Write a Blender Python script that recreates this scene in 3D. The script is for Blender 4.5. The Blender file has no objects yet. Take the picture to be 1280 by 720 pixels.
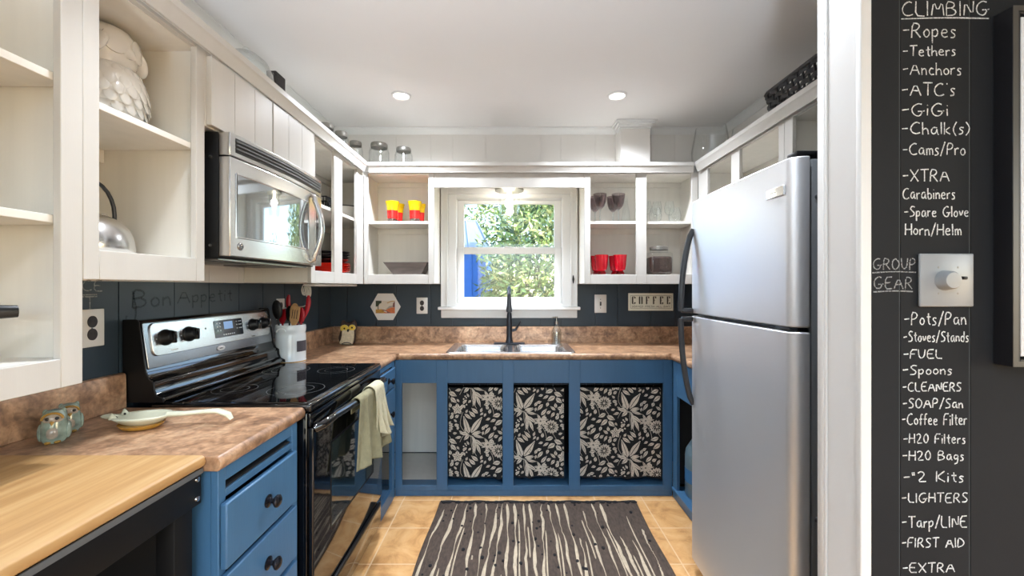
import bpy, bmesh, math, random
from mathutils import Vector, Matrix
R = random.Random(7)
scene = bpy.context.scene
COL = scene.collection
PI = math.pi

# ------------------------------------------------------------------ camera
cam_d = bpy.data.cameras.new('camera'); cam = bpy.data.objects.new('camera', cam_d); COL.objects.link(cam)
cam.location = (0, 0, 1.346); cam.rotation_euler = (PI/2, 0, 0)
cam_d.sensor_width = 36; cam_d.lens = 36*520/1280; cam_d.shift_y = -2/1280
cam_d.clip_start = 0.05
scene.camera = cam

# ------------------------------------------------------------------ view, sky, sun, added fill lamps
vs = scene.view_settings
vs.view_transform = 'Standard'; vs.look = 'None'; vs.gamma = 1.0; vs.use_curve_mapping = False
vs.exposure = -0.08
SKY, SUN, DAY = 1.0, 13.0, 8.0  # DAY drives the added fill lamps behind the camera
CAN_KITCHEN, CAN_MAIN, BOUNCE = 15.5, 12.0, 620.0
CAN_NEAR = 9.5
scene.cycles.transparent_max_bounces = 40
w = bpy.data.worlds.new('sky'); scene.world = w; w.use_nodes = True
nt = w.node_tree; nt.nodes.clear()
o_ = nt.nodes.new('ShaderNodeOutputWorld'); b_ = nt.nodes.new('ShaderNodeBackground'); s_ = nt.nodes.new('ShaderNodeTexSky')
s_.sky_type = 'NISHITA'; s_.sun_disc = False; s_.sun_elevation = math.radians(38); s_.sun_rotation = math.radians(105)
b_.inputs['Strength'].default_value = SKY
nt.links.new(s_.outputs[0], b_.inputs[0]); nt.links.new(b_.outputs[0], o_.inputs[0])

def lamp(name, typ, loc, energy, color=(1, 1, 1), **kw):
    d = bpy.data.lights.new(name, typ); d.energy = energy; d.color = color
    for k, v in kw.items(): setattr(d, k, v)
    o = bpy.data.objects.new(name, d); COL.objects.link(o); o.location = loc
    return o
sun = lamp('sun', 'SUN', (6, -2, 8), SUN, (1, .95, .86), angle=.01)
sun.rotation_euler = Vector((-.82, .30, -.62)).to_track_quat('-Z', 'Y').to_euler()
# added area lamps outside the invented dining-room windows, for soft fill
a = lamp('added_fill_rear', 'AREA', (0.9, -3.32, 1.35), DAY, (.93, .96, 1.0), shape='RECTANGLE', size=3.4, size_y=2.0)
a.rotation_euler = (PI/2, 0, 0)      # faces +Y
a3 = lamp('added_fill_side', 'AREA', (4.13, -1.2, 1.40), DAY*.45, (.95, .97, 1.0), shape='RECTANGLE', size=2.0, size_y=1.5)
a3.rotation_euler = (0, PI/2, 0)     # faces -X

up = lamp('added_ceiling_fill', 'SPOT', (-.35, -1.2, 1.5), BOUNCE, (.74, .86, 1), spot_size=math.radians(158), spot_blend=.25, shadow_soft_size=.12)
up.rotation_euler = (PI, 0, 0)       # added fill lamp without a fixture; throws its light at the ceiling

# ------------------------------------------------------------------ materials
def lin(c):
    return tuple(((v/255)/12.92 if v/255 <= .04045 else ((v/255+.055)/1.055)**2.4) for v in c)
def new_mat(name):
    m = bpy.data.materials.new(name); m.use_nodes = True
    return m, m.node_tree, m.node_tree.nodes['Principled BSDF']
def mat(name, c, rough=.5, metal=0, noise=0, nscale=8, bump=0, bscale=60, spec=.5, coat=0, stretch=(1, 1, 1), emit=0):
    m, t, p = new_mat(name)
    col = lin(c)
    p.inputs['Base Color'].default_value = (*col, 1)
    p.inputs['Roughness'].default_value = rough; p.inputs['Metallic'].default_value = metal
    p.inputs['Specular IOR Level'].default_value = spec; p.inputs['Coat Weight'].default_value = coat
    p.inputs['Coat Roughness'].default_value = .05
    if emit:
        p.inputs['Emission Color'].default_value = (*col, 1); p.inputs['Emission Strength'].default_value = emit
    if noise or bump:
        tc = t.nodes.new('ShaderNodeTexCoord'); mp = t.nodes.new('ShaderNodeMapping'); mp.inputs['Scale'].default_value = stretch
        t.links.new(tc.outputs['Object'], mp.inputs[0])
    if noise:
        n = t.nodes.new('ShaderNodeTexNoise'); n.inputs['Scale'].default_value = nscale; n.inputs['Detail'].default_value = 5
        cr = t.nodes.new('ShaderNodeValToRGB')
        cr.color_ramp.elements[0].position = .3; cr.color_ramp.elements[1].position = .7
        cr.color_ramp.elements[0].color = (*[max(0, v*(1-noise)) for v in col], 1)
        cr.color_ramp.elements[1].color = (*[min(1, v*(1+noise)) for v in col], 1)
        t.links.new(mp.outputs[0], n.inputs['Vector']); t.links.new(n.outputs['Fac'], cr.inputs[0]); t.links.new(cr.outputs[0], p.inputs['Base Color'])
    if bump:
        n2 = t.nodes.new('ShaderNodeTexNoise'); n2.inputs['Scale'].default_value = bscale; n2.inputs['Detail'].default_value = 3
        bp = t.nodes.new('ShaderNodeBump'); bp.inputs['Strength'].default_value = bump; bp.inputs['Distance'].default_value = .004
        t.links.new(mp.outputs[0], n2.inputs['Vector']); t.links.new(n2.outputs['Fac'], bp.inputs['Height']); t.links.new(bp.outputs[0], p.inputs['Normal'])
    return m
def thin_glass(name, tint=(255, 255, 255), refl=.9, edge=.35, base=0.0):
    """thin-walled clear glass: see-through face on, more reflective and tinted at grazing angles"""
    m = bpy.data.materials.new(name); m.use_nodes = True; t = m.node_tree; t.nodes.clear()
    out = t.nodes.new('ShaderNodeOutputMaterial'); tr = t.nodes.new('ShaderNodeBsdfTransparent'); gl = t.nodes.new('ShaderNodeBsdfGlossy')
    lw = t.nodes.new('ShaderNodeLayerWeight'); lw.inputs['Blend'].default_value = edge
    mix = t.nodes.new('ShaderNodeMixShader'); cr = t.nodes.new('ShaderNodeValToRGB')
    c = lin(tint)
    cr.color_ramp.elements[0].color = (*c, 1); cr.color_ramp.elements[1].color = (*[v*.74 for v in c], 1); cr.color_ramp.elements[0].position = .4
    t.links.new(lw.outputs['Facing'], cr.inputs[0]); t.links.new(cr.outputs[0], tr.inputs[0])
    gl.inputs['Roughness'].default_value = .02; gl.inputs['Color'].default_value = (refl, refl, refl, 1)
    ad = t.nodes.new('ShaderNodeMath'); ad.operation = 'ADD'; ad.inputs[1].default_value = base+.03; ad.use_clamp = True
    pw = t.nodes.new('ShaderNodeMath'); pw.operation = 'POWER'; pw.inputs[1].default_value = 3
    t.links.new(lw.outputs['Facing'], pw.inputs[0])
    ml = t.nodes.new('ShaderNodeMath'); ml.operation = 'MULTIPLY'; ml.inputs[1].default_value = .7
    t.links.new(pw.outputs[0], ml.inputs[0]); t.links.new(ml.outputs[0], ad.inputs[0])
    t.links.new(ad.outputs[0], mix.inputs[0]); t.links.new(tr.outputs[0], mix.inputs[1]); t.links.new(gl.outputs[0], mix.inputs[2]); t.links.new(mix.outputs[0], out.inputs[0])
    return m
def ramp_mat(name, stops, scale, rough=.4, stretch=(1, 1, 1), detail=6, distortion=.6, bump=0, metal=0, fine=0, fscale=90):
    m, t, p = new_mat(name)
    tc = t.nodes.new('ShaderNodeTexCoord'); mp = t.nodes.new('ShaderNodeMapping'); mp.inputs['Scale'].default_value = stretch
    n = t.nodes.new('ShaderNodeTexNoise'); n.inputs['Scale'].default_value = scale; n.inputs['Detail'].default_value = detail; n.inputs['Distortion'].default_value = distortion
    n.inputs['Roughness'].default_value = .6
    cr = t.nodes.new('ShaderNodeValToRGB'); els = cr.color_ramp.elements
    while len(els) < len(stops): els.new(.5)
    for e, (pos, c) in zip(els, stops): e.position = pos; e.color = (*lin(c), 1)
    t.links.new(tc.outputs['Object'], mp.inputs[0]); t.links.new(mp.outputs[0], n.inputs['Vector']); t.links.new(n.outputs['Fac'], cr.inputs[0])
    src = cr.outputs[0]
    if fine:
        n3 = t.nodes.new('ShaderNodeTexNoise'); n3.inputs['Scale'].default_value = fscale; n3.inputs['Detail'].default_value = 4
        mx = t.nodes.new('ShaderNodeMix'); mx.data_type = 'RGBA'; mx.blend_type = 'OVERLAY'; mx.inputs['Factor'].default_value = fine
        t.links.new(mp.outputs[0], n3.inputs['Vector']); t.links.new(src, mx.inputs['A']); t.links.new(n3.outputs['Fac'], mx.inputs['B'])
        src = mx.outputs['Result']
    t.links.new(src, p.inputs['Base Color']); p.inputs['Roughness'].default_value = rough; p.inputs['Metallic'].default_value = metal
    if bump:
        bp = t.nodes.new('ShaderNodeBump'); bp.inputs['Strength'].default_value = bump; bp.inputs['Distance'].default_value = .003
        t.links.new(n.outputs['Fac'], bp.inputs['Height']); t.links.new(bp.outputs[0], p.inputs['Normal'])
    return m
def brushed(name, c, rough=.3, stretch=(1, 1, 90), amt=.12, metal=1):
    m, t, p = new_mat(name)
    p.inputs['Base Color'].default_value = (*lin(c), 1); p.inputs['Metallic'].default_value = metal
    tc = t.nodes.new('ShaderNodeTexCoord'); mp = t.nodes.new('ShaderNodeMapping'); mp.inputs['Scale'].default_value = stretch
    n = t.nodes.new('ShaderNodeTexNoise'); n.inputs['Scale'].default_value = 6; n.inputs['Detail'].default_value = 4
    mr = t.nodes.new('ShaderNodeMapRange'); mr.inputs['To Min'].default_value = rough-amt/2; mr.inputs['To Max'].default_value = rough+amt/2
    t.links.new(tc.outputs['Object'], mp.inputs[0]); t.links.new(mp.outputs[0], n.inputs['Vector']); t.links.new(n.outputs['Fac'], mr.inputs[0]); t.links.new(mr.outputs[0], p.inputs['Roughness'])
    bp = t.nodes.new('ShaderNodeBump'); bp.inputs['Strength'].default_value = .008; bp.inputs['Distance'].default_value = .001
    t.links.new(n.outputs['Fac'], bp.inputs['Height']); t.links.new(bp.outputs[0], p.inputs['Normal'])
    return m
def tile_mat(name):
    m, t, p = new_mat(name)
    tc = t.nodes.new('ShaderNodeTexCoord'); mp = t.nodes.new('ShaderNodeMapping'); mp.inputs['Location'].default_value = (-.825+.302*20, -2.318+.302*20, 0)
    br = t.nodes.new('ShaderNodeTexBrick'); br.offset = 0; br.squash = 1
    br.inputs['Scale'].default_value = 1; br.inputs['Brick Width'].default_value = .302; br.inputs['Row Height'].default_value = .302
    br.inputs['Mortar Size'].default_value = .004; br.inputs['Mortar Smooth'].default_value = .3
    br.inputs['Color1'].default_value = (.92, .92, .92, 1); br.inputs['Color2'].default_value = (1.0, 1.0, 1.0, 1); br.inputs['Mortar'].default_value = (1, 1, 1, 1)
    n = t.nodes.new('ShaderNodeTexNoise'); n.inputs['Scale'].default_value = 7; n.inputs['Detail'].default_value = 7; n.inputs['Roughness'].default_value = .65; n.inputs['Distortion'].default_value = .8
    cr = t.nodes.new('ShaderNodeValToRGB'); els = cr.color_ramp.elements; els.new(.5)
    for e, (q, c) in zip(els, [(.3, (174, 122, 70)), (.5, (213, 162, 104)), (.72, (228, 186, 132))]): e.position = q; e.color = (*lin(c), 1)
    mx = t.nodes.new('ShaderNodeMix'); mx.data_type = 'RGBA'; mx.blend_type = 'MULTIPLY'; mx.inputs['Factor'].default_value = 1
    t.links.new(tc.outputs['Object'], mp.inputs[0]); t.links.new(mp.outputs[0], br.inputs['Vector']); t.links.new(tc.outputs['Object'], n.inputs['Vector'])
    t.links.new(n.outputs['Fac'], cr.inputs[0]); t.links.new(cr.outputs[0], mx.inputs['A']); t.links.new(br.outputs['Color'], mx.inputs['B'])
    gm = t.nodes.new('ShaderNodeMix'); gm.data_type = 'RGBA'; gm.inputs['B'].default_value = (*lin((222, 188, 146)), 1)
    t.links.new(br.outputs['Fac'], gm.inputs['Factor']); t.links.new(mx.outputs['Result'], gm.inputs['A']); t.links.new(gm.outputs['Result'], p.inputs['Base Color'])
    bp = t.nodes.new('ShaderNodeBump'); bp.inputs['Strength'].default_value = .25; bp.inputs['Distance'].default_value = .002; bp.invert = True
    t.links.new(br.outputs['Fac'], bp.inputs['Height']); t.links.new(bp.outputs[0], p.inputs['Normal'])
    p.inputs['Roughness'].default_value = .42
    return m
def chalk_mat(name, c, strength):
    """chalk strokes broken up by the grain of the board"""
    m, t, p = new_mat(name)
    p.inputs['Base Color'].default_value = (*lin(c), 1); p.inputs['Roughness'].default_value = .95; p.inputs['Specular IOR Level'].default_value = .1
    tc = t.nodes.new('ShaderNodeTexCoord'); n = t.nodes.new('ShaderNodeTexNoise'); n.inputs['Scale'].default_value = 260; n.inputs['Detail'].default_value = 2
    mr = t.nodes.new('ShaderNodeMapRange'); mr.inputs['From Min'].default_value = .3; mr.inputs['From Max'].default_value = .6; mr.inputs['To Min'].default_value = strength*.45; mr.inputs['To Max'].default_value = strength
    t.links.new(tc.outputs['Object'], n.inputs['Vector']); t.links.new(n.outputs['Fac'], mr.inputs[0]); t.links.new(mr.outputs[0], p.inputs['Alpha'])
    return m
def butcher_mat(name):
    m, t, p = new_mat(name)
    tc = t.nodes.new('ShaderNodeTexCoord'); sx = t.nodes.new('ShaderNodeSeparateXYZ'); t.links.new(tc.outputs['Object'], sx.inputs[0])
    fl = t.nodes.new('ShaderNodeMath'); fl.operation = 'MULTIPLY'; fl.inputs[1].default_value = 1/.042; t.links.new(sx.outputs['X'], fl.inputs[0])
    f2 = t.nodes.new('ShaderNodeMath'); f2.operation = 'FLOOR'; t.links.new(fl.outputs[0], f2.inputs[0])
    wn = t.nodes.new('ShaderNodeTexWhiteNoise'); wn.noise_dimensions = '1D'; t.links.new(f2.outputs[0], wn.inputs['W'])
    mp = t.nodes.new('ShaderNodeMapping'); mp.inputs['Scale'].default_value = (30, 2.2, 8); t.links.new(tc.outputs['Object'], mp.inputs[0])
    n = t.nodes.new('ShaderNodeTexNoise'); n.inputs['Scale'].default_value = 2; n.inputs['Detail'].default_value = 6; t.links.new(mp.outputs[0], n.inputs['Vector'])
    ad = t.nodes.new('ShaderNodeMath'); ad.operation = 'MULTIPLY_ADD'; ad.inputs[1].default_value = .14; t.links.new(wn.outputs['Value'], ad.inputs[0])
    m2 = t.nodes.new('ShaderNodeMath'); m2.operation = 'MULTIPLY'; m2.inputs[1].default_value = .86; t.links.new(n.outputs['Fac'], m2.inputs[0]); t.links.new(m2.outputs[0], ad.inputs[2])
    cr = t.nodes.new('ShaderNodeValToRGB'); els = cr.color_ramp.elements; els.new(.5)
    for e, (q, c) in zip(els, [(.25, (162, 122, 76)), (.5, (182, 142, 92)), (.75, (196, 160, 112))]): e.position = q; e.color = (*lin(c), 1)
    t.links.new(ad.outputs[0], cr.inputs[0]); t.links.new(cr.outputs[0], p.inputs['Base Color']); p.inputs['Roughness'].default_value = .38
    return m

M = dict(
    white=mat('white_cabinet_paint', (199, 196, 190), .38, noise=.02, nscale=3, bump=.05, bscale=30, stretch=(8, 8, .6)),
    cream=mat('cream_cabinet_interior', (229, 225, 216), .5, noise=.03, nscale=3, bump=.05, bscale=30, stretch=(8, 8, .6)),
    trim=mat('white_trim_paint', (228, 228, 226), .35),
    ceiling=mat('ceiling_paint', (228, 226, 224), .9, noise=.01, nscale=2),
    wallw=mat('white_board_wall', (228, 225, 220), .55, noise=.015, nscale=4),
    navy=mat('navy_board_paint', (46, 59, 70), .35, noise=.06, nscale=5, bump=.04, bscale=40),
    chalkboard=mat('chalkboard_paint', (38, 39, 41), .75, spec=.15, noise=.10, nscale=3, bump=.05, bscale=120),
    blue=mat('blue_cabinet_paint', (66, 107, 143), .38, noise=.05, nscale=4, bump=.08, bscale=25, stretch=(6, 6, .8)),
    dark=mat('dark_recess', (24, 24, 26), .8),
    dinewall=mat('unseen_grey_wall', (104, 108, 112), .8, noise=.03, nscale=3),  # grey chosen for unseen walls so they bounce less light
    dineceil=mat('unseen_grey_ceiling', (122, 124, 126), .9, noise=.02, nscale=3),  # grey chosen for the unseen ceiling half, to cut bounce
    tile=tile_mat('tan_floor_tile'),
    laminate=ramp_mat('mottled_brown_laminate', [(.28, (104, 78, 60)), (.44, (152, 116, 88)), (.56, (180, 142, 110)), (.75, (202, 170, 136))], 17, .3, detail=10, distortion=.7, fine=.6, fscale=70),
    butcher=butcher_mat('butcher_block_maple'),
    blackmetal=mat('black_painted_steel', (12, 12, 13), .5, spec=.3, noise=.12, nscale=12, bump=.03),
    blackgloss=mat('black_gloss_enamel', (10, 10, 12), .07, spec=.6, coat=.5),
    blackglass=mat('black_ceramic_glass', (8, 8, 9), .04, spec=.6),
    ovenglass=mat('oven_window_glass', (34, 44, 46), .04, spec=.9, coat=.5),
    steel=brushed('brushed_stainless', (208, 206, 203), .24, stretch=(3, 3, 22), amt=.05),
    steeldark=brushed('dark_stainless', (150, 152, 156), .22, stretch=(3, 20, 3), amt=.04),
    fridge=brushed('satin_steel_door', (228, 230, 233), .42, stretch=(60, 60, 1), amt=.05, metal=.74),
    fridgeside=mat('grey_fridge_side', (92, 95, 97), .5, bump=.05, bscale=200),
    chrome=mat('chrome', (215, 215, 215), .12, metal=1),
    sinksteel=mat('sink_steel', (225, 226, 228), .25, metal=1),
    gunmetal=mat('gunmetal_faucet', (58, 60, 66), .3, metal=.8),
    knob=mat('dark_pewter_knob', (60, 60, 66), .25, metal=.9),
    blackplastic=mat('black_plastic', (15, 15, 16), .4, spec=.35),
    greyplastic=mat('grey_handle_plastic', (62, 64, 68), .32, metal=.4),
    whiteplastic=mat('white_plastic_plate', (222, 221, 217), .35),
    brownplastic=mat('brown_outlet_insert', (44, 36, 34), .4),
    glass=thin_glass('clear_glass', (254, 255, 255), edge=.3, base=.03),
    pane=thin_glass('window_pane_glass', (252, 254, 254), edge=.2),
    microglass=mat('microwave_door_glass', (168, 174, 178), .04, metal=.85, spec=.8),
    smoke=thin_glass('smoky_purple_glass', (214, 204, 206), edge=.4, base=.03),
    redglass=mat('red_glass', (190, 12, 34), .08, coat=.5),
    redclear=thin_glass('red_clear_glass', (235, 60, 70), edge=.35, base=.03),
    yellow=mat('yellow_glass', (240, 205, 20), .12, noise=.12, nscale=60),
    redmid=mat('red_glass_band', (222, 36, 34), .1),
    greyglass=thin_glass('grey_glass_foot', (214, 220, 218), edge=.4, base=.15),
    redplate=mat('red_stoneware', (218, 50, 34), .2, coat=.4),
    blackplate=mat('black_stoneware', (34, 30, 32), .25),
    bowlwhite=mat('white_stoneware', (224, 220, 212), .25),
    ceramic=mat('white_glazed_ceramic', (232, 230, 225), .15, coat=.4),
    troughwood=mat('grey_weathered_wood', (86, 76, 70), .7, noise=.25, nscale=9, stretch=(1, 6, 6), bump=.2),
    coffee=mat('coffee_beans', (50, 29, 20), .6, noise=.5, nscale=70, bump=.6, bscale=120),
    wicker=mat('black_woven_wicker', (38, 38, 41), .6, noise=.25, nscale=40, bump=.3, bscale=50),
    darkblock=mat('speckled_charcoal_block', (52, 50, 50), .8, noise=.5, nscale=120, bump=.4, bscale=150),
    lid=mat('grey_zinc_lid', (150, 148, 142), .4, metal=.8),
    enamel=mat('white_enamel', (222, 228, 230), .2, coat=.4),
    slate=mat('slate_label', (70, 66, 72), .8),
    redsil=mat('red_silicone', (170, 20, 36), .4),
    wood=mat('light_wood', (190, 146, 96), .55, noise=.15, nscale=6, stretch=(8, 8, 1)),
    owlbrown=mat('dark_brown_paint', (62, 48, 44), .45),
    owlcream=mat('cream_paint_speckled', (222, 208, 178), .5, noise=.15, nscale=60),
    owlyellow=mat('yellow_paint', (226, 200, 80), .4),
    black=mat('black_paint', (14, 13, 14), .4),
    celadon=mat('celadon_glaze', (136, 152, 140), .12, noise=.35, nscale=45, coat=.6),
    owlgold=mat('ochre_glaze', (168, 130, 62), .2, noise=.2, nscale=20, coat=.5),
    owlface=mat('mottled_cream_glaze', (176, 164, 150), .2, noise=.35, nscale=50, coat=.5),
    spoonrest=mat('cream_celadon_glaze', (212, 212, 188), .15, noise=.08, nscale=14, coat=.6),
    ochre=mat('ochre_glaze_base', (196, 144, 62), .2, noise=.15, nscale=16, coat=.4),
    towel=mat('sage_terry_cloth', (138, 132, 102), .95, noise=.12, nscale=40, bump=.8, bscale=220),
    towellit=mat('lit_terry_cloth', (202, 194, 164), .95, noise=.1, nscale=40, bump=.8, bscale=220),  # same sage cloth, its lit look put into the colour
    cutglass=thin_glass('cut_glass', (246, 250, 250), edge=.55, base=.16),
    chalkdust=mat('chalk_dusted_seam', (74, 77, 77), .9, spec=.1),
    switchplate=mat('white_switch_plate', (150, 152, 153), .3),
    curtain=mat('black_cotton', (22, 22, 25), .85, noise=.1, nscale=80),
    print=mat('cream_print', (214, 202, 186), .85, noise=.08, nscale=60),
    rugdark=mat('charcoal_brown_weave', (78, 65, 56), .95, noise=.3, nscale=30, bump=.9, bscale=130, stretch=(3, 1, 1)),
    rugcream=mat('cream_yarn', (188, 172, 148), .95, noise=.14, nscale=40, bump=.8, bscale=160),
    rugblack=mat('black_yarn', (26, 25, 26), .95, bump=.6, bscale=150),
    signcream=mat('cream_sign_board', (230, 233, 218), .5),
    signink=mat('sign_ink', (62, 66, 52), .6),
    canvaswhite=mat('white_canvas', (226, 228, 230), .6),
    frameblack=mat('black_frame_side', (24, 24, 28), .45),
    framegrey=mat('dark_grey_frame_face', (74, 72, 68), .4),
    shedblue=mat('blue_shed_siding', (62, 118, 205), .5, noise=.05),
    shedroof=mat('pale_metal_roof', (150, 160, 168), .35, metal=.3),
    grass=mat('dry_lawn', (150, 140, 96), .9, noise=.3, nscale=4),
    bark=mat('grey_bark', (120, 112, 104), .9, noise=.2, nscale=8),
    leafa=mat('bright_leaf', (150, 172, 100), .4, noise=.25, nscale=3),
    leafb=mat('yellow_leaf', (214, 212, 150), .4, noise=.2, nscale=3),
    leafc=mat('deep_leaf', (70, 98, 62), .4, noise=.25, nscale=3),
    lcd=mat('lit_lcd', (120, 150, 190), .2, emit=.6),
    lcdback=mat('dark_display_glass', (30, 36, 44), .08, coat=.5),
    print_white=mat('white_legend', (214, 216, 214), .5),
    jugblue=mat('pale_blue_plastic', (96, 118, 128), .3),
    labelblue=mat('blue_paper_label', (52, 110, 160), .6),
    bulb=mat('lit_bulb', (255, 236, 205), .3, emit=30),
    canlens=mat('lit_can_lens', (255, 250, 240), .3, emit=9),
    cord=mat('white_cord', (222, 220, 212), .5),
    greenbowl=mat('green_glass_bowl', (120, 168, 140), .15),
    chalk=chalk_mat('white_chalk', (226, 228, 226), 1.0),
    chalkdim=chalk_mat('grey_chalk', (196, 198, 198), .55),
    smudge=chalk_mat('faint_rubbed_chalk', (26, 32, 38), .42),
    smudgegrey=chalk_mat('dusty_chalk_smear', (120, 124, 126), .10),
    green_tree=mat('painted_dark_green', (50, 62, 44), .6), sky_paint=mat('painted_pale_sky', (214, 206, 190), .6), orange_paint=mat('painted_orange_hill', (200, 112, 66), .6, noise=.2, nscale=60),
    gold_paint=mat('painted_gold_meadow', (186, 140, 64), .6, noise=.2, nscale=60), plum_paint=mat('painted_plum_road', (128, 88, 84), .6),
)

# ------------------------------------------------------------------ mesh building helpers
class MB:
    def __init__(s): s.bm = bmesh.new(); s.mats = []
    def mi(s, m):
        m = M[m] if isinstance(m, str) else m
        if m not in s.mats: s.mats.append(m)
        return s.mats.index(m)
    def face(s, vs, m=None):
        try: f = s.bm.faces.new(vs)
        except ValueError: return None
        f.material_index = s.mi(m) if m else 0; f.smooth = True
        return f
    def poly(s, pts, m=None): return s.face([s.bm.verts.new(p) for p in pts], m)
    def box(s, x0, x1, y0, y1, z0, z1, m):
        x0, x1 = sorted((x0, x1)); y0, y1 = sorted((y0, y1)); z0, z1 = sorted((z0, z1))
        v = [s.bm.verts.new(p) for p in ((x0,y0,z0),(x1,y0,z0),(x1,y1,z0),(x0,y1,z0),(x0,y0,z1),(x1,y0,z1),(x1,y1,z1),(x0,y1,z1))]
        for q in ((3,2,1,0),(4,5,6,7),(0,1,5,4),(1,2,6,5),(2,3,7,6),(3,0,4,7)): s.face([v[i] for i in q], m)
        return s
    def rbox(s, x0, x1, y0, y1, z0, z1, m, r=.004, seg=2):
        """box with its own rounded edges"""
        b = bmesh.new(); bmesh.ops.create_cube(b, size=1)
        x0, x1 = sorted((x0, x1)); y0, y1 = sorted((y0, y1)); z0, z1 = sorted((z0, z1))
        for v in b.verts: v.co = Vector((x0+(v.co.x+.5)*(x1-x0), y0+(v.co.y+.5)*(y1-y0), z0+(v.co.z+.5)*(z1-z0)))
        r = min(r, .49*min(x1-x0, y1-y0, z1-z0))
        bmesh.ops.bevel(b, geom=b.edges[:], offset=r, segments=seg, profile=.5, affect='EDGES')
        return s.merge(b, m)
    def merge(s, b, m, mtx=None):
        k = s.mi(m); mp = {}
        for v in b.verts: mp[v] = s.bm.verts.new(mtx @ v.co if mtx else v.co)
        for f in b.faces:
            try: g = s.bm.faces.new([mp[v] for v in f.verts]); g.material_index = k; g.smooth = True
            except ValueError: pass
        b.free(); return s
    def lathe(s, prof, o=(0, 0, 0), axis=(0, 0, 1), seg=24, m=None, sx=1, sy=1, mats=None):
        ax = Vector(axis).normalized(); t = Vector((1, 0, 0)) if abs(ax.x) < .9 else Vector((0, 1, 0))
        u = ax.cross(t).normalized() if abs(ax.z) < .99 else Vector((1, 0, 0)); v = ax.cross(u).normalized()
        o = Vector(o); rings = []
        for (r, h) in prof:
            if r < 1e-6: rings.append([s.bm.verts.new(o+ax*h)])
            else: rings.append([s.bm.verts.new(o+ax*h+u*(r*sx*math.cos(2*PI*i/seg))+v*(r*sy*math.sin(2*PI*i/seg))) for i in range(seg)])
        for k in range(len(rings)-1):
            A, B = rings[k], rings[k+1]; mm = mats[k] if mats else m
            for i in range(seg):
                j = (i+1) % seg
                if len(A) == 1 and len(B) == 1: continue
                if len(A) == 1: s.face([A[0], B[i], B[j]], mm)
                elif len(B) == 1: s.face([A[i], A[j], B[0]], mm)
                else: s.face([A[i], A[j], B[j], B[i]], mm)
        return s
    def cyl(s, p0, p1, r, m, seg=16, r1=None):
        p0, p1 = Vector(p0), Vector(p1); L = (p1-p0).length
        return s.lathe([(0, 0), (r, 0), (r if r1 is None else r1, L), (0, L)], p0, p1-p0, seg, m)
    def tube(s, pts, rad, m, seg=8, flat=1.0, closed=False, up=None):
        pts = [Vector(p) for p in pts]; n = len(pts); rs = rad if isinstance(rad, (list, tuple)) else [rad]*n
        rings = []; prev = None
        for i, p in enumerate(pts):
            a = pts[(i-1) % n] if (i > 0 or closed) else p; b = pts[(i+1) % n] if (i < n-1 or closed) else p
            d = (b-a).normalized()
            if prev is None:
                t = Vector(up) if up else (Vector((0, 0, 1)) if abs(d.z) < .9 else Vector((1, 0, 0)))
            else: t = prev
            u = (t-d*t.dot(d)).normalized(); prev = u; v = d.cross(u)
            rings.append([s.bm.verts.new(p+u*(rs[i]*math.cos(2*PI*k/seg))+v*(rs[i]*flat*math.sin(2*PI*k/seg))) for k in range(seg)])
        rr = range(n if closed else n-1)
        for i in rr:
            A, B = rings[i], rings[(i+1) % n]
            for k in range(seg): s.face([A[k], A[(k+1) % seg], B[(k+1) % seg], B[k]], m)
        if not closed: s.face(rings[0][::-1], m); s.face(rings[-1], m)
        return s
    def grid(s, fn, nu, nv, m):
        V = [[s.bm.verts.new(fn(i/nu, j/nv)) for j in range(nv+1)] for i in range(nu+1)]
        for i in range(nu):
            for j in range(nv):
                mm = m(i/nu, j/nv) if callable(m) else m
                s.face([V[i][j], V[i+1][j], V[i+1][j+1], V[i][j+1]], mm)
        return s
    def prism(s, pts, ext, m):
        """closed polygon of 3-D points pushed along the vector ext"""
        e = Vector(ext); A = [s.bm.verts.new(p) for p in pts]; B = [s.bm.verts.new(Vector(p)+e) for p in pts]; n = len(A)
        s.face(A[::-1], m); s.face(B, m)
        for i in range(n): s.face([A[i], A[(i+1) % n], B[(i+1) % n], B[i]], m)
        return s
    def ell(s, c, rx, ry, rz, m, seg=20, rings=12, rot=None):
        b = bmesh.new(); bmesh.ops.create_uvsphere(b, u_segments=seg, v_segments=rings, radius=1)
        mt = Matrix.Translation(c) @ (rot.to_4x4() if rot else Matrix.Identity(4)) @ Matrix.Diagonal((rx, ry, rz, 1))
        return s.merge(b, m, mt)
    def build(s, name, parent=None, loc=None, bevel=0, seg=2, solid=0, sub=0):
        bmesh.ops.recalc_face_normals(s.bm, faces=s.bm.faces[:])
        off = Vector(loc) if loc is not None else (root_loc(parent) if parent else Vector((0, 0, 0)))
        if off.length: bmesh.ops.translate(s.bm, verts=s.bm.verts[:], vec=-off)
        me = bpy.data.meshes.new(name); s.bm.to_mesh(me); s.bm.free()
        for m in s.mats: me.materials.append(m)
        me.set_sharp_from_angle(angle=math.radians(38))
        o = bpy.data.objects.new(name, me); COL.objects.link(o)
        if parent: o.parent = parent
        else: o.location = off
        if solid: md = o.modifiers.new('solid', 'SOLIDIFY'); md.thickness = solid; md.offset = 0
        if sub: md = o.modifiers.new('sub', 'SUBSURF'); md.levels = sub; md.render_levels = sub
        if bevel:
            md = o.modifiers.new('bevel', 'BEVEL'); md.width = bevel; md.segments = seg; md.limit_method = 'ANGLE'; md.angle_limit = math.radians(40); md.harden_normals = False
        return o
ROOTS = {}
def root_loc(o):
    while o.parent: o = o.parent
    return ROOTS.get(o.name, Vector(o.location))
def tag(o, label, cat, group=None, kind=None):
    if label: o['label'] = label
    if cat: o['category'] = cat
    if group: o['group'] = group
    if kind: o['kind'] = kind
    return o
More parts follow.
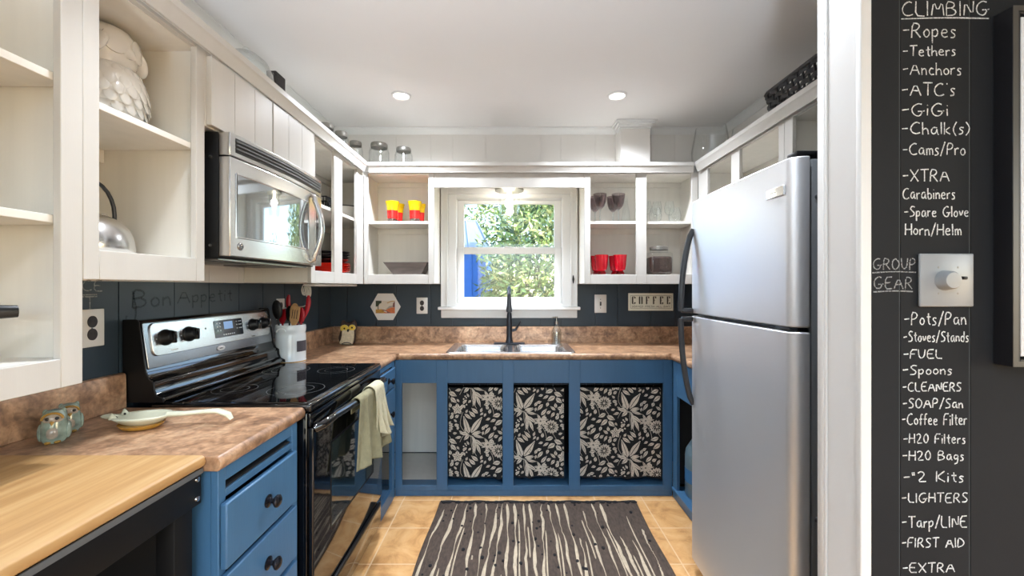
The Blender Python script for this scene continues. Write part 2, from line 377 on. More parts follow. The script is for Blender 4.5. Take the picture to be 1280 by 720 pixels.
def thing(name, label, cat, loc, group=None, kind=None):
    o = bpy.data.objects.new(name, None); COL.objects.link(o); o.location = loc; o.empty_display_size = .05
    ROOTS[o.name] = Vector(loc)
    return tag(o, label, cat, group, kind)
def struct(mb, name, bevel=0, label=None, loc=None):
    o = mb.build(name, None, loc, bevel); o['kind'] = 'structure'
    if label: o['label'] = label
    return o
def dup(root, loc, label=None, group=None, rotz=None, scale=None):
    r = root.copy(); COL.objects.link(r); r.location = loc
    if label: r['label'] = label
    if group: r['group'] = group
    if rotz is not None: r.rotation_euler = (0, 0, rotz)
    if scale: r.scale = scale
    for ch in list(root.children):
        c = ch.copy(); COL.objects.link(c); c.parent = r
        for g in list(ch.children):
            d = g.copy(); COL.objects.link(d); d.parent = c
    return r

# ================================================================== SETTING
LW, RW, BW, CE = -1.395, 1.64, 3.2, 2.555      # left wall, right wall, back wall, ceiling
LF, RF, BF = -1.043, 1.307, 2.92               # faces of the wall cabinets
NAVYTOP = 1.363
struct(MB().box(-1.6, 4.2, -3.5, 3.4, -.1, 0, 'tile'), 'floor')
struct(MB().box(-1.6, 4.2, .9, 3.4, CE, CE+.1, 'ceiling'), 'ceiling')
struct(MB().box(-1.6, 4.2, -3.5, .899, CE, CE+.1, 'dineceil'), 'ceiling_unseen')  # unseen half, kept dark so less light bounces back

def boards(mb, edges, z0, z1, m, put, hole=None):
    g = .0008 if m == 'wallw' else .002
    for a, b in zip(edges[:-1], edges[1:]):
        a2_, b2_ = a+g, b-g
        segs = [(a2_, b2_, z0, z1)]
        if hole:
            h0, h1, hz0, hz1 = hole; out = []
            for (p, q, u, v) in segs:
                if q <= h0 or p >= h1 or v <= hz0 or u >= hz1: out.append((p, q, u, v)); continue
                if p < h0: out.append((p, h0, u, v))
                if q > h1: out.append((h1, q, u, v))
                pp, qq = max(p, h0), min(q, h1)
                if u < hz0: out.append((pp, qq, u, hz0))
                if v > hz1: out.append((pp, qq, hz1, v))
            segs = out
        for sgm in segs: put(mb, *sgm, m)
W0, W1, WZ0, WZ1 = -.44, .395, 1.19, 2.06       # rough window opening
mb = MB()
xe = [-1.5, -1.268, -1.046, -.889, -.623, -.455, -.203, .02, .22, .375, .64, .812, 1.065, 1.255, 1.46, 1.75]
pb = lambda mb, a, b, u, v, m: mb.box(a, b, BW, BW+.012, u, v, m)
boards(mb, xe, 0, NAVYTOP, 'navy', pb, (W0, W1, WZ0, WZ1))
boards(mb, xe, NAVYTOP+.001, CE, 'wallw', pb, (W0, W1, WZ0, WZ1))
for (p, q, u, v) in ((-1.6, W0, 0, CE), (W1, 1.8, 0, CE), (W0, W1, 0, WZ0), (W0, W1, WZ1, CE)):
    if v > NAVYTOP and u < NAVYTOP:
        mb.box(p, q, BW+.0125, BW+.14, u, NAVYTOP, 'navy'); mb.box(p, q, BW+.0125, BW+.14, NAVYTOP, v, 'wallw')
    else: mb.box(p, q, BW+.0125, BW+.14, u, v, 'navy' if v < NAVYTOP else 'wallw')
struct(mb, 'wall_back')
mb = MB()
ye = [-3.3, -2.9, -2.5, -2.1, -1.7, -1.3, -.9, -.5, -.1, .25, .5, .72, .97, 1.22, 1.475, 1.719, 1.915, 2.126, 2.33, 2.55, 2.78, 3.0, 3.2]
pl = lambda mb, a, b, u, v, m: mb.box(LW-.012, LW, a, b, u, v, m)
boards(mb, ye, 0, NAVYTOP, 'navy', pl); boards(mb, ye, NAVYTOP+.001, CE, 'wallw', pl)
mb.box(LW-.15, LW-.0125, -3.4, 3.34, 0, NAVYTOP, 'navy'); mb.box(LW-.15, LW-.0125, -3.4, 3.34, NAVYTOP, CE, 'wallw')
wall_left = struct(mb, 'wall_left')
mb = MB()
pr = lambda mb, a, b, u, v, m: mb.box(RW, RW+.012, a, b, u, v, m)
yr = [1.03, 1.27, 1.5, 1.74, 1.98, 2.2, 2.42, 2.66, 2.9, 3.2]
boards(mb, yr, 0, NAVYTOP, 'navy', pr); boards(mb, yr, NAVYTOP+.001, CE, 'wallw', pr)
mb.box(RW+.0125, RW+.14, 1.03, 3.34, 0, NAVYTOP, 'navy'); mb.box(RW+.0125, RW+.14, 1.03, 3.34, NAVYTOP, CE, 'wallw')
struct(mb, 'wall_right')
# partition between kitchen and dining room, painted as a chalkboard
mb = MB(); CW = .904
pc = lambda mb, a, b, u, v, m: mb.box(a, b, CW, CW+.012, u, v, m)
boards(mb, [.7805, .843, .995, 1.2, 1.36, 1.56, 1.8, 2.1, 2.4, 2.7, 3.0, 3.3, 3.6, 4.0], 0, CE, 'chalkboard', pc)
mb.box(.7805, 4.1, CW+.0125, 1.028, 0, CE, 'chalkboard')
for gx in (.843, .995): mb.box(gx-.0013, gx+.0013, CW+.001, CW+.011, 0, CE, 'chalkdust')
wall_chalk = struct(mb, 'wall_front', label='black chalkboard wall with handwritten packing list')
# unseen dining walls with invented windows, grey to hold back bounced light
mb = MB()
for q in ((-3.4, .9, 0, .55), (-3.4, .9, 2.2, CE), (-3.4, -2.2, .55, 2.2), (-.2, .9, .55, 2.2)): mb.box(4.0, 4.1, *q, 'dinewall')
struct(mb, 'wall_unseen_right')
mb = MB()
for q in ((-1.6, 4.1, 0, .35), (-1.6, 4.1, 2.35, CE), (-1.6, -.8, .35, 2.35), (2.6, 4.1, .35, 2.35)): mb.box(q[0], q[1], -3.3, -3.2, q[2], q[3], 'dinewall')
struct(mb, 'wall_unseen_rear')

# cased edge of the opening
mb = MB()
mb.box(.76, .779, .9015, 1.029, 0, CE-.001, 'trim')
mb.rbox(.7545, .76, .9, .914, 0, CE-.001, 'trim', .002); mb.rbox(.7545, .76, 1.0, 1.029, 0, CE-.001, 'trim', .002); mb.rbox(.752, .7545, 1.006, 1.024, 0, CE-.001, 'trim', .001)
struct(mb, 'trim_1', .0015)

# ceiling crown along the three kitchen walls
def crown_prof(h=.042, d=.05): return [(0, CE-h), (.006, CE-h), (.012, CE-h+.010), (.030, CE-.012), (.044, CE-.008), (d, CE-.006), (d, CE-.0005), (0, CE-.0005)]
struct(MB().prism([(LW+.001, BW-.0005-q, z) for q, z in crown_prof()], (RW-LW-.002, 0, 0), 'trim'), 'trim_2')
struct(MB().prism([(LW+.0005+q, .2, z) for q, z in crown_prof()], (0, 2.948, 0), 'trim'), 'trim_3')
struct(MB().prism([(RW-.0005-q, 1.03, z) for q, z in crown_prof()], (0, 2.118, 0), 'trim'), 'trim_4')
# boxed chase right of the window above the cabinets, with its own crown
mb = MB(); CX0, CX1, CY = .795, 1.011, 3.04
mb.box(CX0, CX1, CY, BW-.001, 2.153, CE-.001, 'wallw')
for (gr, z0, z1) in ((.006, CE-.058, CE-.045), (.016, CE-.045, CE-.03), (.03, CE-.03, CE-.014), (.04, CE-.014, CE-.002)):
    mb.box(CX0-gr, CX1+gr, CY-gr, BW-.06, z0, z1, 'trim')
struct(mb, 'wall_chase', .002)

# cabinet crown: three runs along the tops of the wall cabinets
cp = [(-.004, 2.140), (.004, 2.140), (.006, 2.152), (.010, 2.157), (.014, 2.175), (.022, 2.184), (.022, 2.207), (.010, 2.207), (-.004, 2.207)]
struct(MB().prism([(LF+q+.019, .2, z) for q, z in cp], (0, 2.68, 0), 'white'), 'trim_5')
struct(MB().prism([(LF+.045, BF-.019-q, z) for q, z in cp], (RF-LF-.09, 0, 0), 'white'), 'trim_6')
struct(MB().prism([(RF-.019-q, 1.06, z) for q, z in cp], (0, 1.82, 0), 'white'), 'trim_7')

# ---- window over the sink
mb = MB()
cy0, cy1 = 3.168, 3.1995
for (x0, x1, z0, z1) in ((-.5415, -.488, 1.192, 2.107), (.445, .498, 1.192, 2.107), (-.488, .445, 2.052, 2.107)):
    mb.box(x0, x1, cy0, cy1, z0, z1, 'trim')
for (x0, x1, z0, z1) in ((-.5415, -.53, 1.192, 2.107), (.487, .498, 1.192, 2.107), (-.5, -.488, 1.192, 2.06), (.445, .457, 1.192, 2.06)):
    mb.box(x0, x1, cy0-.006, cy0, z0, z1, 'trim')
# jamb liner
for (x0, x1, z0, z1) in ((-.488, -.428, 1.192, 2.052), (.385, .445, 1.192, 2.052), (-.428, .385, 2.022, 2.052), (-.428, .385, 1.192, 1.215)):
    mb.box(x0, x1, 3.186, 3.2, z0, z1, 'trim')
for (x0, x1, z0, z1) in ((-.438, -.428, 1.195, 2.05), (.385, .393, 1.195, 2.05), (-.438, .393, 2.022, 2.058), (-.438, .393, 1.192, 1.215)):
    mb.box(x0, x1, 3.2, 3.335, z0, z1, 'trim')
win = struct(mb, 'window_1', .0025)
mb = MB()
mb.box(-.56, .516, 3.135, 3.1985, 1.168, 1.191, 'trim'); mb.box(-.5415, .498, 3.175, 3.1985, 1.105, 1.167, 'trim')
mb.build('window_sill', win, bevel=.004)
def sash(name, y0, y1, x0, x1, z0, z1, px0, px1, pz0, pz1):
    mb = MB()
    for q in ((x0, px0, z0, z1), (px1, x1, z0, z1), (px0, px1, z0, pz0), (px0, px1, pz1, z1)): mb.box(q[0], q[1], y0, y1, q[2], q[3], 'trim')
    s_ = mb.build(name, win, bevel=.003)
    MB().box(px0-.004, px1+.004, (y0+y1)/2-.0015, (y0+y1)/2+.0015, pz0-.004, pz1+.004, 'pane').build('pane', s_)
sash('upper_sash', 3.265, 3.295, -.427, .384, 1.60, 2.021, -.376, .331, 1.655, 1.992)
sash('lower_sash', 3.225, 3.255, -.427, .384, 1.216, 1.645, -.374, .330, 1.262, 1.598)
mb = MB(); mb.rbox(-.06, .0, 3.222, 3.24, 1.645, 1.655, 'whiteplastic', .003); mb.build('sash_lock', win)
mb = MB(); mb.tube([(.466, 3.160, 1.37), (.466, 3.157, 1.40), (.466, 3.160, 1.43)], [.003, .008, .003], 'blackplastic'); mb.build('blind_hook', win)

# ---- chalk writing
G = {  # single-stroke letters on a unit square (x right, y up); second item is the width
'A': ([[(0,0),(.45,1),(.9,0)],[(.18,.38),(.72,.38)]],.9), 'B': ([[(0,0),(0,1),(.5,.95),(.6,.75),(.45,.55),(0,.52)],[(.4,.54),(.72,.35),(.6,.08),(0,0)]],.75),
'C': ([[(.75,.9),(.5,1),(.15,.8),(0,.45),(.15,.1),(.5,0),(.8,.12)]],.8), 'E': ([[(.7,1),(.05,.98),(0,0),(.72,.02)],[(.02,.52),(.55,.52)]],.72),
'D': ([[(0,0),(.05,1),(.5,.85),(.78,.5),(.6,.15),(0,0)]],.8),
'F': ([[(0,0),(.05,1),(.7,1)],[(.02,.5),(.5,.52)]],.65), 'G': ([[(.75,.92),(.45,1),(.1,.75),(0,.4),(.2,.05),(.6,0),(.82,.38),(.45,.38)],[(.82,.38),(.95,.42)]],.9),
'H': ([[(0,0),(.05,1)],[(.7,0),(.68,1)],[(.02,.5),(.7,.5)]],.72), 'I': ([[(.05,0),(.05,1)]],.15), 'K': ([[(0,0),(.03,1)],[(.65,1),(.03,.45),(.7,0)]],.7),
'L': ([[(.03,1),(0,.03),(.65,0)]],.65), 'M': ([[(0,0),(.15,1),(.45,.3),(.8,1),(.9,0)]],.9), 'N': ([[(0,0),(.05,1),(.65,.02),(.7,1)]],.72),
'O': ([[(.4,1),(.1,.8),(0,.45),(.15,.08),(.45,0),(.75,.3),(.75,.7),(.4,1)]],.78), 'P': ([[(0,0),(.05,1),(.5,.97),(.62,.75),(.45,.5),(.02,.45)]],.65),
'R': ([[(0,0),(.05,1),(.5,.97),(.62,.75),(.4,.5),(.02,.47)],[(.25,.48),(.7,0)]],.72), 'S': ([[(.65,.92),(.3,1),(.05,.78),(.3,.55),(.6,.35),(.5,.05),(0,.02)]],.65),
'T': ([[(0,.98),(.8,1)],[(.4,1),(.38,0)]],.75), 'U': ([[(0,1),(.05,.25),(.3,0),(.6,.2),(.68,1)]],.7), 'X': ([[(0,1),(.8,0)],[(.8,1),(.05,0)]],.8),
'a': ([[(.5,.55),(.2,.6),(0,.3),(.15,.02),(.42,.15),(.5,.55),(.5,.15),(.62,0)]],.6), 'b': ([[(0,1),(.02,0),(.4,.02),(.5,.3),(.3,.55),(.02,.4)]],.52),
'c': ([[(.45,.5),(.2,.58),(0,.3),(.15,.02),(.48,.08)]],.5), 'V': ([[(0,1),(.35,0),(.7,1)]],.7), 'Y': ([[(0,1),(.35,.5)],[(.7,1),(.35,.5),(.35,0)]],.7),
'd': ([[(.5,1),(.5,0),(.1,.05),(0,.3),(.2,.55),(.5,.45)]],.55), 'e': ([[(0,.32),(.5,.35),(.4,.58),(.12,.55),(0,.25),(.2,0),(.52,.08)]],.55),
'f': ([[(.5,.95),(.3,1),(.18,.75),(.18,0)],[(0,.52),(.42,.54)]],.42), 'g': ([[(.48,.5),(.15,.58),(0,.3),(.2,.08),(.48,.3),(.48,.55),(.45,-.25),(.1,-.35)]],.52),
'h': ([[(0,1),(0,0)],[(0,.35),(.28,.55),(.45,.4),(.47,0)]],.5), 'i': ([[(.05,.55),(.06,0)],[(.05,.78),(.07,.84)]],.14), 'k': ([[(0,1),(0,0)],[(.42,.6),(.02,.28),(.48,0)]],.48),
'l': ([[(.04,1),(.04,0)]],.12), 'm': ([[(0,.55),(.02,0)],[(.02,.4),(.2,.56),(.32,.4),(.33,0)],[(.33,.4),(.5,.56),(.64,.4),(.66,0)]],.68), 'n': ([[(0,.55),(.02,0)],[(.02,.38),(.25,.56),(.42,.42),(.45,0)]],.48),
'o': ([[(.25,.56),(.03,.4),(.03,.15),(.25,0),(.48,.18),(.45,.45),(.25,.56)]],.5), 'p': ([[(0,.55),(.02,-.4)],[(.02,.45),(.3,.58),(.45,.35),(.3,.05),(.02,.1)]],.48),
'r': ([[(0,.55),(.02,0)],[(.02,.38),(.18,.54),(.38,.52)]],.38), 's': ([[(.4,.52),(.15,.58),(.05,.42),(.35,.22),(.3,.02),(0,.0)]],.4), 't': ([[(.2,.9),(.2,.1),(.38,0)],[(0,.58),(.42,.6)]],.4),
'v': ([[(0,.55),(.22,0),(.45,.57)]],.45), '2': ([[(.02,.8),(.25,1),(.55,.85),(.5,.55),(0,0),(.7,.04)]],.68), '0': ([[(.35,1),(.05,.7),(.05,.3),(.3,0),(.6,.3),(.6,.75),(.35,1)]],.62),
'-': ([[(0,.45),(.5,.5)]],.5), '/': ([[(0,-.1),(.5,1.1)]],.48), '(': ([[(.3,1.05),(.05,.6),(.05,.25),(.25,-.1)]],.28), ')': ([[(0,1.05),(.28,.65),(.25,.25),(0,-.1)]],.28),
"'": ([[(.05,.95),(.08,.88)]],.14), '"': ([[(0,.95),(.05,.6)],[(.15,.97),(.2,.62)]],.25), ' ': ([], .45), ':': ([[(.03,.5),(.05,.45)],[(.03,.1),(.05,.05)]],.14),
}
def writing(text, x0, x1, zb, h, put, m, name='chalk_writing', parent=None, wd=.0026, jit=.02, extra=()):
    """text between x0 and x1, baseline zb, capital height h; put(u, z) gives a point on the wall"""
    gap = .20; tot = sum(G[c][1]+gap for c in text)-gap; sx = (x1-x0)/tot; mb = MB(); x = x0
    strokes = []
    for c in text:
        dz = R.uniform(-jit, jit)*h*1.5
        for st in G[c][0]:
            strokes.append([(x+(px+R.uniform(-jit, jit))*sx, zb+dz+(pz+R.uniform(-jit, jit))*h) for px, pz in st])
        x += (G[c][1]+gap)*sx
    strokes += list(extra)
    for st in strokes:
        # round the corners a little
        pts = [st[0]]
        for a, b in zip(st[:-1], st[1:]):
            pts.append((a[0]*.75+b[0]*.25, a[1]*.75+b[1]*.25)); pts.append((a[0]*.25+b[0]*.75, a[1]*.25+b[1]*.75))
        pts.append(st[-1]); L = []; Rr = []
        for i, p in enumerate(pts):
            a = pts[max(0, i-1)]; b = pts[min(len(pts)-1, i+1)]; dx, dz = b[0]-a[0], b[1]-a[1]; n = math.hypot(dx, dz) or 1
            ww = wd*R.uniform(.38, .6); ox, oz = -dz/n*ww, dx/n*ww
            L.append(mb.bm.verts.new(put(p[0]+ox, p[1]+oz))); Rr.append(mb.bm.verts.new(put(p[0]-ox, p[1]-oz)))
        for i in range(len(pts)-1): mb.face([L[i], L[i+1], Rr[i+1], Rr[i]], m)
    return mb.build(name, parent)
onchalk = lambda u, z: (u, CW-.0009, z)
LINES = [  # text, left, right, baseline height, capital height (metres on the wall)
('CLIMBING', 0.8467, 1.0344, 1.9336, 0.0313, 0.0070),
('-Ropes', 0.8484, 0.9631, 1.8867, 0.0313, 0.0000),
('-Tethers', 0.8484, 0.9631, 1.8467, 0.0226, 0.0000),
('-Anchors', 0.8484, 0.9753, 1.8050, 0.0261, 0.0000),
("-ATC's", 0.8467, 0.9614, 1.7598, 0.0278, 0.0000),
('-GiGi', 0.8467, 0.9475, 1.7163, 0.0278, 0.0000),
('-Chalk(s)', 0.8467, 0.9927, 1.6763, 0.0261, 0.0000),
('-Cams/Pro', 0.8484, 0.9840, 1.6311, 0.0261, 0.0000),
('-XTRA', 0.8484, 0.9492, 1.5737, 0.0261, 0.0000),
('Carabiners', 0.8484, 0.9614, 1.5355, 0.0243, 0.0000),
('-Spare Glove', 0.8519, 0.9910, 1.4973, 0.0226, 0.0000),
('Horn/Helm', 0.8536, 0.9753, 1.4573, 0.0243, 0.0000),
('GROUP', 0.7841, 0.8762, 1.3825, 0.0243, 0.0070),
('GEAR', 0.7858, 0.8693, 1.3408, 0.0261, 0.0070),
('-Pots/Pan', 0.8519, 0.9857, 1.2626, 0.0278, 0.0000),
('-Stoves/Stands', 0.8501, 0.9910, 1.2260, 0.0226, 0.0000),
('-FUEL', 0.8501, 0.9336, 1.1895, 0.0191, 0.0000),
('-Spoons', 0.8484, 0.9545, 1.1548, 0.0209, 0.0000),
('-CLEANERS', 0.8484, 0.9753, 1.1183, 0.0191, 0.0000),
('-SOAP/San', 0.8484, 0.9788, 1.0817, 0.0209, 0.0000),
('-Coffee Filter', 0.8467, 0.9875, 1.0452, 0.0243, 0.0000),
('-H20 Filters', 0.8501, 0.9840, 1.0052, 0.0209, 0.0000),
('-H20 Bags', 0.8484, 0.9805, 0.9687, 0.0209, 0.0000),
('-"2 Kits', 0.8501, 0.9805, 0.9218, 0.0226, 0.0000),
('-LIGHTERS', 0.8467, 0.9892, 0.8766, 0.0209, 0.0000),
('-Tarp/LINE', 0.8467, 0.9875, 0.8227, 0.0243, 0.0000),
('-FIRST AID', 0.8467, 0.9823, 0.7792, 0.0209, 0.0000),
('-EXTRA', 0.8484, 0.9614, 0.7253, 0.0209, 0.0000),
]
for (t_, a_, b_2, z_, h_, ul) in LINES:
    ex = []
    if ul: ex = [[(a_-.002, z_-ul), ((a_+b_2)/2, z_-ul+.003), (b_2+.001, z_-ul+.001)]]
    writing(t_, a_, b_2, z_, h_, onchalk, 'chalkdim' if t_ in ('GROUP', 'GEAR') else 'chalk', parent=wall_chalk, extra=ex)
onleft = lambda u, z: (LW+.0009, u, z)
writing('ICE', 1.335, 1.415, 1.330, .036, onleft, 'chalkdim', parent=wall_left, wd=.004, extra=[[(1.335, 1.318), (1.40, 1.319)], [(1.35, 1.268), (1.40, 1.269)], [(1.345, 1.312), (1.398, 1.312)], [(1.374, 1.31), (1.374, 1.27)]])
writing('Bon', 1.53, 1.70, 1.268, .066, onleft, 'smudge', parent=wall_left, wd=.008, extra=[[(1.53, 1.33), (1.545, 1.25), (1.53, 1.20), (1.50, 1.215), (1.505, 1.24)]])
writing('Appetit', 1.735, 2.07, 1.275, .06, onleft, 'smudge', parent=wall_left, wd=.007)

# ================================================================== CABINETS
def mapper(axis, face):
    if axis == 'L': return lambda u, d, z: (face-d, u, z)
    if axis == 'R': return lambda u, d, z: (face+d, u, z)
    return lambda u, d, z: (u, face+d, z)
def cbox(mb, mp, u0, u1, d0, d1, z0, z1, m):
    a, b = mp(u0, d0, z0), mp(u1, d1, z1)
    mb.box(a[0], b[0], a[1], b[1], a[2], b[2], m)
def cabinet(name, label, axis, face, depth, u0, u1, z0, z1, cols, oz0, oz1, shelves=(), paint='white', inner='cream', group=None, closed=False, rails=True, ft=.019, cu1=None):
    """face frame with openings cols=[(u0,u1)..] between heights oz0..oz1, a carcass behind it, and loose shelves"""
    mp = mapper(axis, face); c = mp((u0+u1)/2, depth/2, z0)
    t = thing(name, label, 'cabinet', c, group)
    mb = MB(); us = sorted(cols)
    edges = [u0]+[e for q in us for e in q]+[u1]
    for i in range(0, len(edges), 2): cbox(mb, mp, edges[i], edges[i+1], 0, ft, z0, z1, paint)
    for a, b in us:
        cbox(mb, mp, a, b, 0, ft, z0, oz0, paint); cbox(mb, mp, a, b, 0, ft, oz1, z1, paint)
    mb.build('face_frame', t, bevel=.0018)
    mb = MB(); p = .014; f1 = u1; u1 = cu1 or u1
    cbox(mb, mp, u0+.001, u0+p, ft+.0004, depth, z0+.004, z1, inner); cbox(mb, mp, u1-p, u1-.001, ft+.0004, depth, z0+.004, z1, inner)
    cbox(mb, mp, u0+p, u1-p, ft+.0004, depth, oz0-p-.002, oz0-.002, inner); cbox(mb, mp, u0+p, u1-p, ft+.0004, depth, z1-p, z1-.001, inner)
    cbox(mb, mp, u0+p, u1-p, depth-.006, depth, z0+.01, z1-p, inner)
    if rails:
        cbox(mb, mp, u0+p, u1-p, depth-.022, depth-.0062, z1-.05, z1-p-.0005, inner)
    mb.build('carcass', t, bevel=.0012)
    for zt in shelves:
        m1 = MB(); cbox(m1, mp, u0+p+.001, u1-p-.001, ft+.002, depth-.007, zt-.019, zt, inner); m1.build('shelf', t, bevel=.0015)
        if rails:
            m1 = MB(); cbox(m1, mp, u0+p+.001, u1-p-.001, depth-.022, depth-.0065, zt-.062, zt-.0195, inner); m1.build('shelf_cleat', t)
    return t
DL = LF-LW-.003; DR = RW-RF-.003; DB = BW-BF-.003
G1 = 'open white wall cabinets'
SH = 1.806
c1 = cabinet('upper_cabinet', 'white open wall cabinet hanging lowest, at the far left by the butcher block', 'L', LF, DL, .30, 1.011, 1.111, 2.150, [(.345, .962)], 1.178, 2.137, (1.512, 1.843), group=G1)
c2 = cabinet('upper_cabinet', 'white open wall cabinet holding white owl jar and steel kettle', 'L', LF, DL, 1.012, 1.412, 1.363, 2.150, [(1.052, 1.374)], 1.438, 2.137, (1.822,), group=G1)
c3 = cabinet('upper_cabinet', 'white two-door wall cabinet above the microwave', 'L', LF, DL, 1.413, 2.158, 1.892, 2.150, [(1.46, 1.76), (1.79, 2.12)], 1.91, 2.13, group=None, rails=False)
for (a, b) in ((1.418, 1.778), (1.787, 2.152)):
    mb = MB(); n = 3; cbox(mb, mapper('L', LF), a+.001, b-.001, -.014, -.0005, 1.898, 2.132, 'white')
    for k in range(n): cbox(mb, mapper('L', LF), a+(b-a)*k/n+(.0008 if k else 0), a+(b-a)*(k+1)/n-(.0008 if k < n-1 else 0), -.019, -.0136, 1.897, 2.133, 'white')
    mb.build('door', c3, bevel=.0012)
c4 = cabinet('upper_cabinet', 'white open corner wall cabinet holding red and black plates', 'L', LF, DL, 2.160, 2.918, 1.363, 2.150, [(2.205, 2.443), (2.558, 2.796)], 1.43, 2.137, (SH,), group=G1, cu1=3.19)
c5 = cabinet('upper_cabinet', 'white open wall cabinet left of the window holding tumblers and wooden trough', 'B', BF, DB, LF+.002, -.548, 1.363, 2.150, [(-1.012, -.587)], 1.43, 2.137, (SH,), group=G1)
c6 = cabinet('upper_cabinet', 'white open wall cabinet right of the window holding goblets and red cups', 'B', BF, DB, .510, RF-.002, 1.363, 2.150, [(.550, .873), (.945, 1.262)], 1.43, 2.137, (SH,), group=G1)
c7 = cabinet('upper_cabinet', 'white open wall cabinet in the right corner behind the fridge', 'R', RF, DR, 1.999, 2.918, 1.363, 2.150, [(2.041, 2.392), (2.482, 2.785)], 1.43, 2.137, (SH,), group=G1)
c8 = cabinet('upper_cabinet', 'white open wall cabinet directly above the fridge', 'R', RF, DR, 1.12, 1.997, 1.80, 2.150, [(1.17, 1.52), (1.56, 1.938)], 1.86, 2.137, (), group=G1)
# valance and soffit that join the two cabinets over the window
mb = MB(); mb.box(-.546, .508, BF, BF+.019, 2.040, 2.150, 'white'); mb.box(-.546, .508, BF+.0195, BW-.001, 2.126, 2.150, 'white')
tag(mb.build('window_valance', None, (-.02, BF, 2.04), bevel=.002), 'white valance board above the window joining the two wall cabinets', 'valance')
# small ledge board below the corner cabinet
mb = MB(); mb.box(-1.13, LF-.02, 2.25, 2.86, 1.346, 1.3625, 'white')
tag(mb.build('under_cabinet_ledge', None, (-1.1, 2.55, 1.346), bevel=.006), 'flat white ledge board under the left corner cabinet', 'light')

# ---- base cabinets (blue)
BL, BR, BBK = -.750, 1.030, 2.665      # faces
def knob(parent, pos, axis):
    pr = [(0, 0), (.019, 0), (.019, .003), (.012, .006), (.007, .010), (.007, .017), (.013, .021), (.0185, .027), (.0185, .031), (.013, .036), (0, .038)]
    return MB().lathe(pr, pos, axis, 20, 'knob').build('knob', parent)
def drawer(t, u0, u1, z0, z1):
    mb = MB(); mb.box(BL+.001, BL+.019, u0, u1, z0, z1, 'blue'); d = mb.build('drawer', t, bevel=.004, seg=2)
    knob(d, (BL+.0185, (u0+u1)/2+.005, (z0+z1)/2), (1, 0, 0)); return d
t = thing('base_cabinet', 'blue drawer cabinet between butcher block cart and range', 'cabinet', (-1.06, 1.27, 0), 'blue base cabinets')
mb = MB(); CT = .8745
for q in ((1.062, 1.09, 0, CT), (1.418, 1.452, 0, CT), (1.09, 1.418, .838, CT), (1.09, 1.418, .795, .815), (1.09, 1.418, .605, .62), (1.09, 1.418, .42, .435), (1.09, 1.418, 0, .20)): mb.box(BL-.019, BL, q[0], q[1], q[2], q[3], 'blue')
mb.build('face_frame', t, bevel=.0015)
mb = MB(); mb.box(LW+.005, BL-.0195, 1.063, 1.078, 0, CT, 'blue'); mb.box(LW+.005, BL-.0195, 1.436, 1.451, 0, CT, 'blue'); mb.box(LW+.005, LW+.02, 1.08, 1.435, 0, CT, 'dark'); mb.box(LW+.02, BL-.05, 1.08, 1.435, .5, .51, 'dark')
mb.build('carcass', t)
mb = MB(); mb.box(BL-.3, BL-.006, 1.095, 1.414, .8155, .8195, 'dark'); mb.build('pull_out_slot', t)
for z0, z1 in ((.618, .788), (.432, .602), (.215, .415)): drawer(t, 1.066, 1.418, z0, z1)

t = thing('base_cabinet', 'blue base cabinet with two small drawers between range and sink corner', 'cabinet', (-1.06, 2.5, 0), 'blue base cabinets')
mb = MB()
for q in ((2.296, 2.325, 0, CT), (2.60, 2.664, 0, CT), (2.325, 2.60, .845, CT), (2.325, 2.60, .715, .728), (2.325, 2.60, .44, .47), (2.325, 2.60, .0, .075)): mb.box(BL-.019, BL, q[0], q[1], q[2], q[3], 'blue')
mb.build('face_frame', t, bevel=.0015)
mb = MB(); mb.box(LW+.005, BL-.0195, 2.297, 2.312, 0, CT, 'blue'); mb.box(LW+.005, LW+.02, 2.313, 3.1, 0, CT, 'dark'); mb.box(LW+.02, BL-.0195, 2.313, 2.66, .055, .074, 'blue'); mb.box(LW+.02, BL-.03, 2.313, 2.66, .46, .47, 'dark')
mb.build('carcass', t)
for z0, z1 in ((.725, .84), (.46, .712)): drawer(t, 2.318, 2.606, z0, z1)

# sink run along the back wall
mp = mapper('B', BBK); XL, XR = BL+.001, BR-.001
t = thing('base_cabinet', 'long blue sink cabinet below the window with four open bays', 'cabinet', (.14, 2.93, 0), 'blue base cabinets')
bays = [(-.706, -.484), (-.414, -.060), (.010, .365), (.436, .969)]
mb = MB(); edges = [XL]+[e for q in bays for e in q]+[XR]
for i in range(0, len(edges), 2): mb.box(edges[i], edges[i+1], BBK, BBK+.019, .040, CT, 'blue')
for a, b in bays:
    mb.box(a, b, BBK, BBK+.019, .040, .070, 'blue'); mb.box(a, b, BBK, BBK+.019, .726, CT, 'blue')
mb.build('face_frame', t, bevel=.002)
mb = MB(); mb.box(XL, XR, BBK+.008, BBK+.022, 0, .0395, 'blue'); mb.build('toe_board', t)
def lining(x0, x1, m, mf):
    mb = MB(); mb.box(x0, x0+.01, BBK+.0195, BW-.01, .08, .874, m); mb.box(x1-.01, x1, BBK+.0195, BW-.01, .08, .874, m)
    mb.box(x0+.01, x1-.01, BW-.02, BW-.01, .08, .874, m); mb.box(x0+.0, x1, BBK+.0195, BBK+.085, .045, .0695, 'blue'); mb.box(x0, x1, BBK+.0855, BW-.01, .045, .0695, mf)
    return mb
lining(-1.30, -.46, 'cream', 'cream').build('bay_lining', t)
lining(-.44, .99, 'dark', 'blue').build('bay_lining', t)
